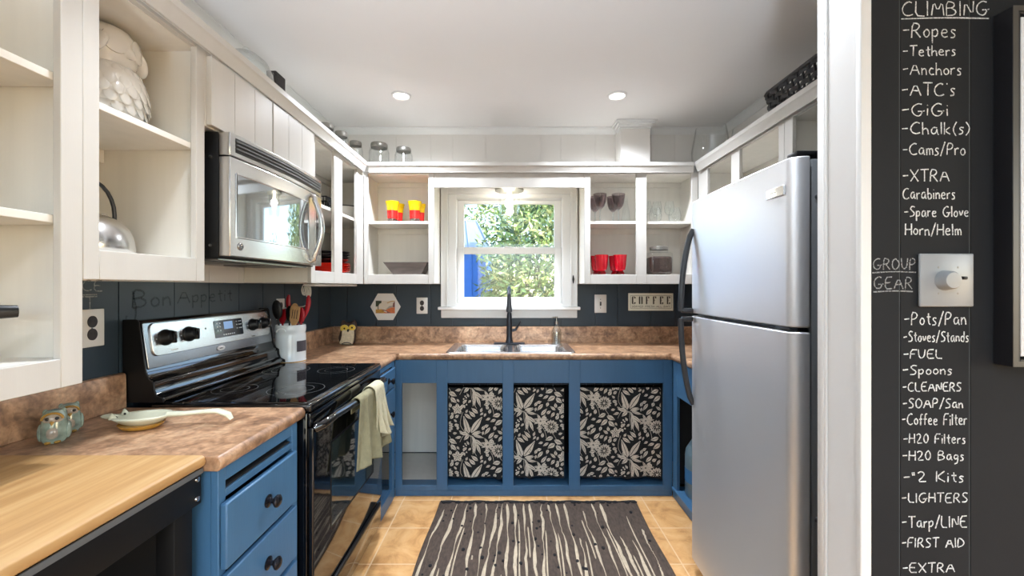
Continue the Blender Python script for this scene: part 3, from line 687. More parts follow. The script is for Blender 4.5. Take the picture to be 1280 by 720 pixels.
# curtains hung in three of the bays
def leaf(mb, put, cx, cz, ang, L, W, m='print', mid='curtain', lob=0):
    ca, sa = math.cos(ang), math.sin(ang)
    tr = lambda x, y, h=0: put(cx+x*ca-y*sa, cz+x*sa+y*ca, h)
    n = 7; up, dn = [], []
    for i in range(n+1):
        s_ = i/n; ww = W*math.sin(PI*s_**.8)*(1+lob*math.sin(i*PI))
        up.append((L*s_, ww)); dn.append((L*s_, -ww))
    for side in (1, -1):
        for i in range(n):
            a, b = up[i], up[i+1]
            mb.poly([tr(a[0], side*W*.10*(1 if 0 < i else 0)), tr(b[0], side*W*.10*(1 if i+1 < n else 0)), tr(b[0], side*max(b[1], W*.12)), tr(a[0], side*max(a[1], W*.12))], m)
def stem(mb, put, pts, wd=.0022, m='print'):
    for a, b in zip(pts[:-1], pts[1:]):
        dx, dz = b[0]-a[0], b[1]-a[1]; n = math.hypot(dx, dz) or 1; ox, oz = -dz/n*wd/2, dx/n*wd/2
        mb.poly([put(a[0]+ox, a[1]+oz), put(b[0]+ox, b[1]+oz), put(b[0]-ox, b[1]-oz), put(a[0]-ox, a[1]-oz)], m)
def disc(mb, put, cx, cz, r, m, h=0, n=14, wob=0):
    mb.poly([put(cx+r*(1+wob*math.cos(i*PI))*math.cos(2*PI*i/n), cz+r*(1+wob*math.cos(i*PI))*math.sin(2*PI*i/n), h) for i in range(n)], m)
def arc(x0, z0, x1, z1, bul, n=6):
    o = []
    for i in range(n+1):
        s_ = i/n; px, pz = x0+(x1-x0)*s_, z0+(z1-z0)*s_; k = bul*math.sin(PI*s_)
        o.append((px-(z1-z0)*k, pz+(x1-x0)*k))
    return o
def motif(mb, put, ox, oz):
    P = lambda x, z: (ox+x, oz+z)
    D = math.radians
    # big many-petalled bloom
    for k in range(3):
        r0 = (.047, .033, .019)[k]; n = (15, 11, 7)[k]
        for i in range(n):
            a = 2*PI*i/n+k*.3; x, z = P(r0*.62*math.cos(a), r0*.55*math.sin(a))
            leaf(mb, lambda u, v, h=0, hh=.0004*(k+1): put(u, v, hh), x, z, a, r0*.42, r0*.16)
    disc(mb, put, *P(0, 0), .008, 'print', .0016)
    stem(mb, put, [P(*q) for q in arc(.0, -.035, .035, -.15, .15)])
    for (x, z, a, L, W) in ((.01, -.07, 200, .05, .014), (.02, -.085, -25, .055, .015), (.022, -.11, 215, .055, .015), (.03, -.12, -40, .05, .014), (-.035, .045, 120, .03, .011), (.03, .05, 60, .035, .011), (.055, .01, 5, .03, .010), (-.06, -.005, 190, .035, .012)):
        leaf(mb, put, *P(x, z), D(a), L, W)
    # pair of tall feather leaves rising from a curl
    for (x, z, a, L, W) in ((.15, -.04, 108, .115, .017), (.165, -.035, 55, .12, .020), (.145, -.045, 178, .055, .012), (.15, -.05, 228, .05, .011), (.17, -.045, 8, .06, .012)):
        leaf(mb, put, *P(x, z), D(a), L, W)
    stem(mb, put, [P(*q) for q in arc(.11, .095, .16, -.06, -.25)])
    # open five-petal flower
    for i in range(5):
        a = D(72*i+20); leaf(mb, put, *P(.075+.008*math.cos(a), .115+.008*math.sin(a)), a, .030, .013)
    disc(mb, put, *P(.075, .115), .009, 'print', .0008); disc(mb, put, *P(.075, .115), .004, 'curtain', .0012)
    # hanging spray of narrow leaves on an arching stem
    stem(mb, put, [P(*q) for q in arc(.09, -.10, .19, -.08, .45)]); stem(mb, put, [P(*q) for q in arc(.165, -.05, .20, -.19, -.1)])
    for (x, z, a, L, W) in ((.13, .075, -65, .10, .011), (.14, .06, -85, .11, .014), (.145, .05, -40, .09, .013), (.14, .075, -15, .075, .011), (.135, .085, 20, .055, .010), (.11, .095, 75, .04, .009), (.09, .095, 100, .04, .009), (.07, .085, 140, .035, .009), (.16, .02, -70, .08, .013), (.15, .01, -105, .06, .011)):
        leaf(mb, put, *P(x+.04, z-.13), D(a), L*.92, W*.78)
    for i in range(9):
        disc(mb, put, *P(.125+.010*math.sin(i*2.3), -.11-.009*i), .0055, 'print', n=7)
    # small bloom and star leaves
    for i in range(9):
        a = 2*PI*i/9; leaf(mb, put, *P(-.072+.006*math.cos(a), .035+.006*math.sin(a)), a, .017, .006)
    stem(mb, put, [P(*q) for q in arc(-.072, .015, -.03, -.09, .1)])
    for a in (10, 55, 120, 165, 205, 250, 300, 335): leaf(mb, put, *P(.275+.006*math.cos(D(a)), -.115+.006*math.sin(D(a))), D(a), .043, .008)
    for (x, z, a, L) in ((-.03, .085, 30, .032), (-.02, -.15, 250, .03), (-.06, -.07, 80, .032), (-.065, -.04, 130, .028), (.06, .06, 35, .03), (.235, -.02, 60, .032), (.25, .0, 20, .03), (.03, .125, 100, .03), (.115, -.165, 230, .03)):
        leaf(mb, put, *P(x, z), D(a), L, .010)
    for (x, z, a, L) in ((.045, -.045, 10, .028), (-.055, -.10, 200, .03), (.075, -.02, 80, .03), (.11, .155, 40, .03), (.225, .095, 70, .03), (.05, .085, 190, .02)):
        leaf(mb, put, *P(x, z), D(a), L, .008)
def clip_poly(pts, x0, x1, z0, z1):
    for ax, lim, sg in ((0, x0, 1), (0, x1, -1), (1, z0, 1), (1, z1, -1)):
        out = []
        for i in range(len(pts)):
            a, b = pts[i-1], pts[i]; ia, ib = sg*(a[ax]-lim) >= 0, sg*(b[ax]-lim) >= 0
            if ia != ib:
                q = (lim-a[ax])/(b[ax]-a[ax]); out.append(tuple(a[k]+(b[k]-a[k])*q for k in range(3)))
            if ib: out.append(b)
        pts = out
        if not pts: return pts
    return pts
def make_cell():
    """one repeat of the print, its gaps filled with little sprigs"""
    class Rec:
        def __init__(s): s.p = []
        def poly(s, pts, m): s.p.append((pts, m))
    raw = lambda u, v, h=0: (u, v, h); c = Rec(); motif(c, raw, 0, 0); rr = random.Random(3)
    occ = []; GRID = {}
    def add_occ(ps):
        for pts, m in ps:
            for k in range(len(pts)):
                for q in (pts[k], [(pts[k][e]+pts[k-1][e])/2 for e in range(3)]):
                    for i in (-1, 0, 1):
                        for j in (-2, -1, 0, 1, 2):
                            o = (q[0]+i*.342, q[1]+j*.308+(i % 2)*.154)
                            if -.06 < o[0] < .40 and -.22 < o[1] < .22: GRID.setdefault((round(o[0]/.02), round(o[1]/.02)), []).append(o)
    add_occ(c.p)
    near = lambda q: [o for i in (-1, 0, 1) for j in (-1, 0, 1) for o in GRID.get((round(q[0]/.02)+i, round(q[1]/.02)+j), ())]
    for tries, L, W, clr in ((500, .055, .011, .0085), (700, .040, .009, .0075), (900, .026, .007, .006)):
        for _ in range(tries):
            x, z, a = rr.uniform(0, .342), rr.uniform(-.154, .154), rr.uniform(0, 2*PI)
            sm = [(x+L*s_*math.cos(a), z+L*s_*math.sin(a)) for s_ in (0, .25, .5, .75, 1)]
            if all((o[0]-q[0])**2+(o[1]-q[1])**2 > (clr+(W*.6 if 0 < k < 4 else 0))**2 for k, q in enumerate(sm) for o in near(q)):
                n0 = len(c.p); leaf(c, raw, x, z, a, L, W); add_occ(c.p[n0:])
    return c.p
CELL = make_cell()
def curtain(name, label, x0, x1, z0, z1, ph, grp):
    yc = BBK+.034
    fold = lambda x, z: yc+.007*math.sin((x-x0)*30+ph)*(.35+.65*(z1-z)/(z1-z0))+.004*math.sin((x-x0)*71+ph*2)
    hem = lambda x: .004*math.sin((x-x0)*30+ph+1)+.003*math.sin(x*90)
    mb = MB(); mb.grid(lambda a, b: (x0+(x1-x0)*a, fold(x0+(x1-x0)*a, z0+(z1-z0)*b), z0+(z1-z0)*b+hem(x0+(x1-x0)*a)*(1-b)), 50, 8, 'curtain')
    class Rec:
        def __init__(s): s.p = []
        def poly(s, pts, m): s.p.append((pts, m))
    r = Rec(); raw = lambda u, v, h=0: (u, v, h)
    for i in range(-4, 5):      # half-drop repeat
        for j in range(-4, 5):
            for pts, m in CELL: r.p.append(([(u+.255+i*.342, v+.435+j*.308+(i % 2)*.154, h) for u, v, h in pts], m))
    for pts, m in r.p:
        if max(p[0] for p in pts) < x0 or min(p[0] for p in pts) > x1: continue
        q = clip_poly(pts, x0+.002, x1-.002, z0+.010, z1-.001)
        if len(q) >= 3: mb.poly([(u, fold(u, v)-.0012-h, v) for u, v, h in q], m)
    o = mb.build(name, None, ((x0+x1)/2, yc, z0)); tag(o, label, 'curtain', grp)
    # tension rod with clip rings
    return o
GC = 'floral curtains below the sink'
bayspec = [(-.412, -.062, .102, .690, .3, 'black and cream floral curtain in the second bay, right of the empty bay'),
           (.012, .338, .108, .690, 1.7, 'narrowest black and cream floral curtain, leaving a dark gap at its right'),
           (.438, .967, .104, .690, .9, 'widest black and cream floral curtain, in the bay nearest the fridge')]
for k, (a, b, z0, z1, ph, lb) in enumerate(bayspec):
    curtain('curtain', lb, a, b, z0, z1, ph, GC)
for k, (a, b) in enumerate(bays[1:]):
    side = ('second bay', 'middle bay', 'bay beside the fridge')[k]
    r_ = thing('curtain_rod', 'thin dark curtain rod with clip rings in the %s under the sink' % side, 'curtain rod', ((a+b)/2, BBK+.05, .71), 'curtain rods')
    MB().cyl((a+.001, BBK+.05, .709), (b-.001, BBK+.05, .709), .005, 'gunmetal', 10).build('rod', r_)
    n = 6 if k < 2 else 9
    for i in range(n):
        x = a+.02+(b-a-.04)*(i+.5)/n; pts = [(x, BBK+.05+.012*math.sin(q*PI/6), .705+.012*math.cos(q*PI/6)) for q in range(12)]
        MB().tube(pts, .0013, 'chrome', 5, closed=True).build('clip_ring', r_)
# things glimpsed under the curtains
mb = MB(); mb.lathe([(0, 0), (.03, 0), (.075, .03), (.08, .034), (.072, .032), (.028, .006), (0, .006)], (-.325, BBK+.14, .0705), seg=24, m='greenbowl'); tag(mb.build('bowl', None, (-.325, BBK+.14, .0705)), 'green glass bowl peeping out under the second bay curtain', 'bowl')
mb = MB(); mb.lathe([(0, 0), (.11, 0), (.12, .02), (.124, .022), (.117, .02), (.108, .004), (0, .004)], (.64, BBK+.20, .0705), seg=28, m='chrome'); tag(mb.build('steel_pan', None, (.64, BBK+.20, .0705)), 'shallow steel pan under the widest floral curtain', 'pan')

# right-hand run between the sink corner and the fridge
t = thing('base_cabinet', 'blue base cabinet with open dark bay between sink corner and fridge', 'cabinet', (1.33, 2.33, 0), 'blue base cabinets')
mb = MB()
for q in ((2.60, 2.664, 0, CT), (2.01, 2.06, 0, CT), (2.06, 2.60, .66, CT), (2.06, 2.60, 0, .05)): mb.box(BR, BR+.019, q[0], q[1], q[2], q[3], 'blue')
mb.build('face_frame', t, bevel=.0018)
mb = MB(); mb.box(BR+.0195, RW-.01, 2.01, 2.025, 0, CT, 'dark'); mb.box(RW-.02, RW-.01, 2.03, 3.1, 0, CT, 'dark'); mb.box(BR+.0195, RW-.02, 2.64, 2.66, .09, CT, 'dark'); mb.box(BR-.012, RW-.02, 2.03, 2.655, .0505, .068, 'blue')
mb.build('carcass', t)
t = thing('water_jug', 'pale blue plastic water jug in the dark bay beside the fridge', 'jug', (1.155, 2.535, .069))
MB().lathe([(0, 0), (.088, 0), (.094, .01), (.094, .24), (.088, .28), (.05, .345), (.02, .38), (.02, .40)], (1.155, 2.535, .069), seg=28, m='jugblue').build('bottle', t)
MB().lathe([(.022, .392), (.022, .415), (0, .417)], (1.155, 2.535, .069), seg=16, m='whiteplastic').build('cap', t)
MB().lathe([(.0952, .09), (.0952, .17)], (1.155, 2.535, .069), seg=28, m='labelblue').build('label', t)

# ---- countertop (one continuous worktop along the sink run and both returns) and the near piece
def nose(mb, pts_front, ext):   # rolled front edge profile swept along ext
    mb.prism(pts_front, ext, 'laminate')
T0, T1 = .876, .915
def counter_L(mb, y0, y1, edge=-.735):
    prof = [(LW+.001, T0)]+[(edge-.012+.012*math.cos(a), T1-.018+.018*math.sin(a)) if True else None for a in [math.radians(q) for q in (-90, -60, -30, 0, 30, 60, 90)]]
    prof = [(LW+.001, T0+.001), (edge-.03, T0+.001)]+[(edge-.014+.014*math.cos(math.radians(q)), .896+.0195*math.sin(math.radians(q))) for q in range(-90, 91, 20)]+[(LW+.001, T1)]
    mb.prism([(x, y0, z) for x, z in prof], (0, y1-y0, 0), 'laminate')
    # backsplash with its cove
    mb.prism([(LW+.001, y0, T1), (LW+.024, y0, T1), (LW+.022, y0, 1.03), (LW+.018, y0, 1.038), (LW+.001, y0, 1.04)], (0, y1-y0, 0), 'laminate')
mb = MB(); counter_L(mb, 1.052, 1.482)
near = mb.build('countertop', None, (-1.06, 1.26, T0), bevel=.003); tag(near, 'short mottled brown countertop between butcher block and range', 'countertop')
mb = MB(); EY = 2.652; ER = 1.012
prof = lambda e, s: [(e+s*.014-s*.014*math.cos(math.radians(q)), .896+.0195*math.sin(math.radians(q))) for q in range(-90, 91, 20)]
SX0, SX1, SY0, SY1 = -.395, .378, 2.70, 3.065      # cut-out for the sink
def slab(x0, x1, y0, y1): mb.box(x0, x1, y0, y1, T0+.001, T1, 'laminate')
slab(-.721, SX0, EY+.014, BW-.001); slab(SX1, ER-.014, EY+.014, BW-.001); slab(SX0, SX1, EY+.014, SY0); slab(SX0, SX1, SY1, BW-.001)
slab(LW+.001, -.749, 2.288, BW-.001); slab(-.749, -.7215, 2.655, BW-.001); slab(ER+.014, RW-.001, 2.0, BW-.001); slab(ER-.0135, ER+.0135, 2.655, BW-.001)
mb.prism([(-.735, y, z) for y, z in prof(EY, 1)]+[(-.735, EY+.02, T1), (-.735, EY+.02, T0+.001)], (ER+.735, 0, 0), 'laminate')
mb.prism([(x, 2.288, z) for x, z in [(-.735-.014+.014*math.cos(math.radians(q)), .896+.0195*math.sin(math.radians(q))) for q in range(-90, 91, 20)]]+[(-.76, 2.288, T1), (-.76, 2.288, T0+.001)], (0, EY+.012-2.288, 0), 'laminate')
mb.prism([(x, 2.0, z) for x, z in [(ER+.014-.014*math.cos(math.radians(q)), .896+.0195*math.sin(math.radians(q))) for q in range(-90, 91, 20)]]+[(ER+.03, 2.0, T1), (ER+.03, 2.0, T0+.001)], (0, EY+.012-2.0, 0), 'laminate')
bs = [(T1, .0), (T1, .023), (1.03, .021), (1.038, .017), (1.04, .001), (1.04, 0)]
mb.prism([(LW+.024, BW-.001-d, z) for z, d in bs], (RW-LW-.048, 0, 0), 'laminate')
mb.prism([(LW+.001+d, 2.288, z) for z, d in bs], (0, BW-2.29, 0), 'laminate')
mb.prism([(RW-.001-d, 2.0, z) for z, d in bs], (0, BW-2.002, 0), 'laminate')
tag(mb.build('countertop', None, (.12, 2.9, T0)), 'long mottled brown U-shaped countertop around the sink', 'countertop')

# ---- sink, faucet, dispenser
t = thing('sink', 'stainless double-bowl sink set into the counter below the window', 'sink', (-.008, 2.88, T1))
mb = MB(); rz = T1+.0006
OX0, OX1, OY0, OY1 = -.432, .415, 2.672, 3.115
def rrect(x0, x1, y0, y1, r, z, n=6):
    o = []
    for cx, cy, a0 in ((x1-r, y1-r, 0), (x0+r, y1-r, 90), (x0+r, y0+r, 180), (x1-r, y0+r, 270)):
        for i in range(n+1):
            a = math.radians(a0+90*i/n); o.append(Vector((cx+r*math.cos(a), cy+r*math.sin(a), z)))
    return o
bowls = [(-.380, -.03, 2.715, 3.05), (.012, .362, 2.715, 3.05)]
def ring(mb, A, B, m):
    n = len(A)
    for i in range(n): mb.face([A[i], A[(i+1) % n], B[(i+1) % n], B[i]], m)
vv = lambda pts: [mb.bm.verts.new(p) for p in pts]
# rim plate: built as strips around the two bowls
out0, out1 = vv(rrect(OX0, OX1, OY0, OY1, .05, rz)), vv(rrect(OX0+.006, OX1-.006, OY0+.006, OY1-.006, .046, rz+.007)); out2 = vv(rrect(OX0+.02, OX1-.02, OY0+.02, OY1-.02, .04, rz+.004))
ring(mb, out0, out1, 'sinksteel'); ring(mb, out1, out2, 'sinksteel')
for (x0, x1, y0, y1) in ((OX0+.02, OX1-.02, OY0+.02, 2.715), (OX0+.02, OX1-.02, 3.05, OY1-.02), (OX0+.02, -.380, 2.715, 3.05), (-.03, .012, 2.715, 3.05), (.362, OX1-.02, 2.715, 3.05)):
    mb.poly([(x0, y0, rz+.004), (x1, y0, rz+.004), (x1, y1, rz+.004), (x0, y1, rz+.004)], 'sinksteel')
mb.build('rim', t)
for (x0, x1, y0, y1) in bowls:
    mb = MB(); L = [mb_ for mb_ in ()]
    lv = [vv(rrect(x0-.0, x1+.0, y0, y1, .001, rz+.0041)), vv(rrect(x0+.002, x1-.002, y0+.002, y1-.002, .05, rz+.001)), vv(rrect(x0+.008, x1-.008, y0+.008, y1-.008, .055, rz-.02)), vv(rrect(x0+.015, x1-.015, y0+.015, y1-.015, .055, rz-.14)), vv(rrect(x0+.035, x1-.035, y0+.035, y1-.035, .05, rz-.165)), vv(rrect(x0+.14, x1-.14, y0+.14, y1-.14, .02, rz-.17))]
    for a, b in zip(lv[:-1], lv[1:]): ring(mb, a, b, 'sinksteel')
    mb.face(lv[-1], 'sinksteel'); bo = mb.build('bowl', t)
    MB().lathe([(.042, 0), (.038, .004), (.015, .001), (0, .001)], ((x0+x1)/2, (y0+y1)/2, rz-.1695), seg=20, m='steeldark').build('drain', bo)
t = thing('faucet', 'dark gunmetal pull-down faucet behind the sink', 'faucet', (-.02, 3.075, T1+.0055))
FX, FY, FZ = -.02, 3.075, T1+.0055
mb = MB(); mb.rbox(FX-.115, FX+.115, FY-.025, FY+.025, FZ, FZ+.012, 'gunmetal', .006, 3); mb.build('deck_plate', t)
mb = MB(); mb.lathe([(0, .012), (.03, .012), (.028, .02), (.024, .03), (.021, .06), (.021, .15), (.019, .20), (.016, .23), (0, .23)], (FX, FY, FZ), seg=20, m='gunmetal'); mb.build('body', t)
pts = [(FX, FY, FZ+.22), (FX, FY, FZ+.32)]+[(FX, FY-.085+.085*math.cos(math.radians(q)), FZ+.33+.085*math.sin(math.radians(q))) for q in range(0, 181, 15)]+[(FX, FY-.17, FZ+.31)]
pts = [(p[0], p[1], p[2]-.0) for p in pts]
MB().tube(pts, .0125, 'gunmetal', 12).build('spout', t)
MB().lathe([(0, .11), (.013, .11), (.014, .09), (.017, .05), (.021, .02), (.021, .004), (.016, 0), (0, 0)], (FX, FY-.17, FZ+.245), seg=20, m='greyplastic').build('spray_head', t)
MB().tube([(FX+.02, FY, FZ+.10), (FX+.045, FY, FZ+.105), (FX+.075, FY-.01, FZ+.15), (FX+.085, FY-.012, FZ+.17)], [.012, .010, .006, .006], 'gunmetal', 10).build('handle', t)
t = thing('soap_dispenser', 'clear cut-glass soap pump bottle behind the sink', 'soap dispenser', (.335, 3.135, T1))
mb = MB(); mb.lathe([(0, 0), (.034, 0), (.037, .01), (.037, .085), (.033, .105), (.018, .13), (.012, .138), (.012, .15)], (.335, 3.135, T1+.0005), seg=16, m='cutglass')
mb.lathe([(0, .004), (.030, .004), (.032, .075), (0, .075)], (.335, 3.135, T1), seg=12, m='cutglass'); mb.build('bottle', t)
mb = MB(); mb.lathe([(.0145, .148), (.0145, .165), (.006, .168), (.005, .195), (.010, .197), (.010, .204), (0, .205)], (.335, 3.135, T1), seg=14, m='chrome'); mb.tube([(.335, 3.135, T1+.2), (.305, 3.12, T1+.2), (.298, 3.116, T1+.192)], .0045, 'chrome'); mb.build('pump', t)

# ================================================================== APPLIANCES
# ---- range
t = thing('range', 'black and stainless electric range on the left between the counters', 'range', (-1.05, 1.885, 0))
Y0, Y1, XF = 1.488, 2.284, -.722
mb = MB(); mb.rbox(LW+.02, XF-.012, Y0, Y1, .03, .892, 'blackgloss', .004); mb.build('body', t)
for (x, y) in ((LW+.08, Y0+.06), (LW+.08, Y1-.06), (XF-.08, Y0+.06), (XF-.08, Y1-.06)): MB().cyl((x, y, 0), (x, y, .03), .018, 'blackplastic').build('foot', t)
mb = MB(); mb.rbox(LW+.10, XF+.004, Y0-.002, Y1+.002, .8935, .926, 'blackgloss', .010, 3)
ck = mb.build('cooktop', t)
mb = MB(); mb.box(LW+.125, XF-.022, Y0+.02, Y1-.02, .9261, .9275, 'blackglass')
cg = mb.build('cooktop_glass', t)
mb = MB()
for (cx, cy, rr) in ((-.88, Y0+.21, .105), (-.88, Y1-.20, .085), (-1.13, Y0+.21, .08), (-1.13, Y1-.20, .105)):
    for r in (rr, rr*.62):
        for i in range(36):
            a, b = 2*PI*i/36, 2*PI*(i+1)/36
            mb.poly([(cx+q*math.cos(k), cy+q*math.sin(k), .9278) for q, k in ((r, a), (r, b), (r+.0015, b), (r+.0015, a))], 'fridgeside')
mb.build('burner_ring', t)
# backguard: gloss black housing, swept lower apron, stainless control panel
mb = MB()
gp = [(LW+.004, .93), (LW+.145, .93), (LW+.143, .945), (LW+.120, .955), (LW+.112, .975), (LW+.110, 1.002), (LW+.094, 1.012), (LW+.086, 1.03), (LW+.082, 1.04), (LW+.056, 1.215), (LW+.048, 1.224), (LW+.004, 1.224)]
mb.prism([(x, Y0+.002, z) for x, z in gp], (0, Y1-Y0-.004, 0), 'blackgloss')
bg = mb.build('backguard', t, bevel=.006, seg=3)
for (a, b) in ((Y0-.003, Y0+.0015), (Y1-.0015, Y1+.003)):
    mb = MB(); mb.prism([(x+(.006 if x > LW+.01 else 0), a, z+(.004 if z > 1.2 else 0)) for x, z in gp], (0, b-a, 0), 'blackplastic'); mb.build('end_cap', bg, bevel=.002)
sl = lambda z: LW+.0835-(z-1.04)*(.026/.175)      # x of the sloping control face at height z
def onpanel(u, z, h=0): return (sl(z)+h, u, z)
def panel_poly(mb, pts, h0, h1, m):
    A = [mb.bm.verts.new(onpanel(u, z, h0)) for u, z in pts]; B = [mb.bm.verts.new(onpanel(u, z, h1)) for u, z in pts]; n = len(A)
    mb.face(B, m)
    for i in range(n): mb.face([A[i], A[(i+1) % n], B[(i+1) % n], B[i]], m)
def rr2(u0, u1, z0, z1, r, n=5):
    o = []
    for cx, cz, a0 in ((u1-r, z1-r, 0), (u0+r, z1-r, 90), (u0+r, z0+r, 180), (u1-r, z0+r, 270)):
        for i in range(n+1): a = math.radians(a0+90*i/n); o.append((cx+r*math.cos(a), cz+r*math.sin(a)))
    return o
mb = MB(); panel_poly(mb, rr2(Y0+.012, Y1-.012, 1.046, 1.213, .006), 0, .003, 'steeldark'); bez = mb.build('panel_bezel', bg, bevel=.002)
mb = MB(); panel_poly(mb, rr2(Y0+.035, Y1-.03, 1.088, 1.21, .022), .003, .0085, 'steel'); mb.build('control_panel', bg, bevel=.002)
mb = MB(); panel_poly(mb, rr2(1.845, 2.035, 1.115, 1.192, .006), .0085, .0105, 'lcdback')
panel_poly(mb, rr2(1.905, 1.965, 1.150, 1.184, .002), .0105, .0108, 'lcd')
for i, u in enumerate((1.86, 1.878, 1.99, 2.008, 2.02)):
    for z in (1.18, 1.165, 1.148): panel_poly(mb, rr2(u, u+.007, z-.003, z+.001, .0005, 1), .0105, .0107, 'print_white')
for i in range(6): panel_poly(mb, rr2(1.895+i*.014, 1.903+i*.014, 1.123, 1.129, .0005, 1), .0105, .0107, 'print_white')
mb.build('display', bg)
for u in (1.585, 1.70, 2.118, 2.205):
    n_ = Vector((1, 0, .148)).normalized(); p_ = Vector(onpanel(u, 1.152, .0085))
    mb = MB(); mb.lathe([(0, 0), (.031, 0), (.031, .004), (.027, .008), (.024, .026), (.020, .030), (0, .031)], p_, n_, 22, 'blackplastic')
    mb.rbox(p_.x+.022, p_.x+.042, u-.006, u+.006, p_.z-.021, p_.z+.024, 'blackgloss', .004)
    kb = mb.build('knob', bg)
mb = MB()
for u in (1.585, 1.70, 2.118, 2.205):
    for i in range(9):
        a = math.radians(-120+30*i+90); uu, zz = u+.041*math.cos(a), 1.150+.041*math.sin(a)
        panel_poly(mb, rr2(uu-.0022, uu+.0022, zz-.0015, zz+.0015, .0005, 1), .0085, .0089, 'print_white')
panel_poly(mb, rr2(1.60, 1.635, 1.100, 1.104, .0005, 1), .0085, .0089, 'print_white'); panel_poly(mb, rr2(1.79, 1.797, 1.160, 1.168, .002, 2), .0085, .0089, 'black')
panel_poly(mb, rr2(2.10, 2.125, 1.093, 1.097, .0005, 1), .0085, .0089, 'black')
mb.build('legend', bg)
mb = MB(); bx = [(1.875+.026*math.cos(2*PI*i/24), 1.069+.011*math.sin(2*PI*i/24)) for i in range(24)]; panel_poly(mb, bx, .003, .0055, 'chrome')
panel_poly(mb, [(1.862, 1.066), (1.872, 1.071), (1.884, 1.069), (1.89, 1.073), (1.884, 1.066), (1.872, 1.067)], .0055, .0058, 'greyplastic'); mb.build('oval_badge', bg)
# oven front
mb = MB(); mb.rbox(XF-.011, XF, Y0+.002, Y1-.002, .842, .890, 'blackgloss', .003); mb.build('front_rail', t)
mb = MB(); mb.rbox(XF-.011, XF+.010, Y0+.004, Y1-.004, .205, .838, 'blackgloss', .006, 3)
od = mb.build('oven_door', t)
mb = MB(); mb.box(XF+.010, XF+.0108, 1.64, 2.13, .40, .73, 'ovenglass'); mb.build('oven_window', od)
mb = MB()
for q in ((1.632, 1.64, .392, .738), (2.13, 2.138, .392, .738), (1.64, 2.13, .392, .40), (1.64, 2.13, .73, .738)): mb.box(XF+.010, XF+.0112, *q, 'blackplastic')
mb.build('window_border', od)
hp = [(XF+.008, Y0+.02, .833), (XF+.03, Y0+.03, .842), (XF+.040, Y0+.09, .848)]+[(XF+.040+.016*math.sin(PI*i/10), Y0+.12+(Y1-Y0-.24)*i/10, .850) for i in range(11)]+[(XF+.040, Y1-.09, .848), (XF+.03, Y1-.03, .842), (XF+.008, Y1-.02, .833)]
MB().tube(hp, [.017]+[.0155]*15+[.017], 'blackgloss', 12, up=(0, 0, 1)).build('door_handle', od)
mb = MB(); mb.rbox(XF-.011, XF+.004, Y0+.004, Y1-.004, .045, .198, 'blackgloss', .005); dr = mb.build('storage_drawer', t)
mb = MB(); mb.rbox(XF+.0045, XF+.020, Y0+.05, Y1-.05, .170, .190, 'blackplastic', .006); mb.build('drawer_lip', dr)

# ---- towel over the oven handle
TW = (XF+.056, 1.94, .850)
tw = thing('dish_towel', 'sage terry dish towel with a lit fold hanging over the oven handle', 'towel', TW)
def cloth(name, y0, y1, front, back, m, ph, flare, xo, lean):
    hx, hz = TW[0], TW[2]; r = .0200+xo
    def fn(a, b):
        tot = front+back+PI*r; d = b*tot; f = (a-.5)
        if d < front: z = hz-(front-d); x = hx+r; fall = (front-d)/front
        elif d < front+PI*r: q = (d-front)/r; x = hx+r*math.cos(q); z = hz+r*math.sin(q); fall = 0
        else: z = hz-(d-front-PI*r); x = hx-r; fall = 0
        y = (y0+y1)/2+f*(y1-y0)*(1+flare*fall)+lean*fall
        rip = (.006+.020*fall)*math.sin(a*16+ph*3+fall*1.2)+.007*math.sin(a*33+ph)
        if x > hx+r*.5: x += max(-.003, rip)*(.2+fall)+.014*fall
        z += (.014*math.sin(a*8+ph)+.05*max(0, -2*f-.2)**2)*fall
        return (x, y, z)
    mb = MB(); mb.grid(fn, 56, 50, m); return mb.build(name, tw, solid=.004)
cloth('towel_body', 1.775, 2.055, .285, .05, 'towel', -.9, .30, 0, -.03)
cloth('folded_layer', 1.935, 2.065, .215, .05, 'towellit', .8, .35, .010, .015)  # paler colour paints light onto this fold

# ---- microwave
t = thing('microwave', 'stainless over-the-range microwave under the two-door cabinet', 'microwave', (-1.2, 1.80, 1.44))
Y0, Y1, MX = 1.455, 2.152, -.998
bul = lambda y: .020*math.sin(PI*(y-Y0)/(Y1-Y0))
mb = MB(); mb.rbox(LW+.004, MX-.030, Y0, Y1, 1.447, 1.888, 'blackmetal', .003); mb.build('body', t)
def slab_front(name, y0, y1, z0, z1, m, h0, h1, par, bev=.003, n=18):
    mb = MB(); A = []
    for i in range(n+1):
        y = y0+(y1-y0)*i/n; b = bul(y); A.append([mb.bm.verts.new(p) for p in ((MX+b+h0, y, z0), (MX+b+h1, y, z0), (MX+b+h1, y, z1), (MX+b+h0, y, z1))])
    for p, q in zip(A[:-1], A[1:]):
        for k in range(4): mb.face([p[k], p[(k+1) % 4], q[(k+1) % 4], q[k]], m)
    mb.face(A[0], m); mb.face(A[-1][::-1], m)
    return mb.build(name, par, bevel=bev)
vent = slab_front('vent_panel', Y0, Y1, 1.806, 1.888, 'steel', -.029, .012, t)
slab_front('grille_recess', Y0+.025, Y1-.012, 1.822, 1.874, 'black', .0122, .0128, vent, 0)
for k in range(3): slab_front('louvre', Y0+.028, Y1-.015, 1.833+k*.0135, 1.839+k*.0135, 'fridgeside', .0128, .017, vent, .001)
door = slab_front('door', Y0, Y1-.085, 1.452, 1.8025, 'steel', -.029, .012, t)
ctrl = slab_front('control_panel', Y1-.083, Y1, 1.452, 1.8025, 'steel', -.029, .012, t)
slab_front('keypad', Y1-.068, Y1-.012, 1.505, 1.745, 'lcdback', .012, .0135, ctrl, .001)
wp = rr2(Y0+.03, Y1-.165, 1.522, 1.748, .02, 6)
mb = MB()
NU, NV = 26, 10
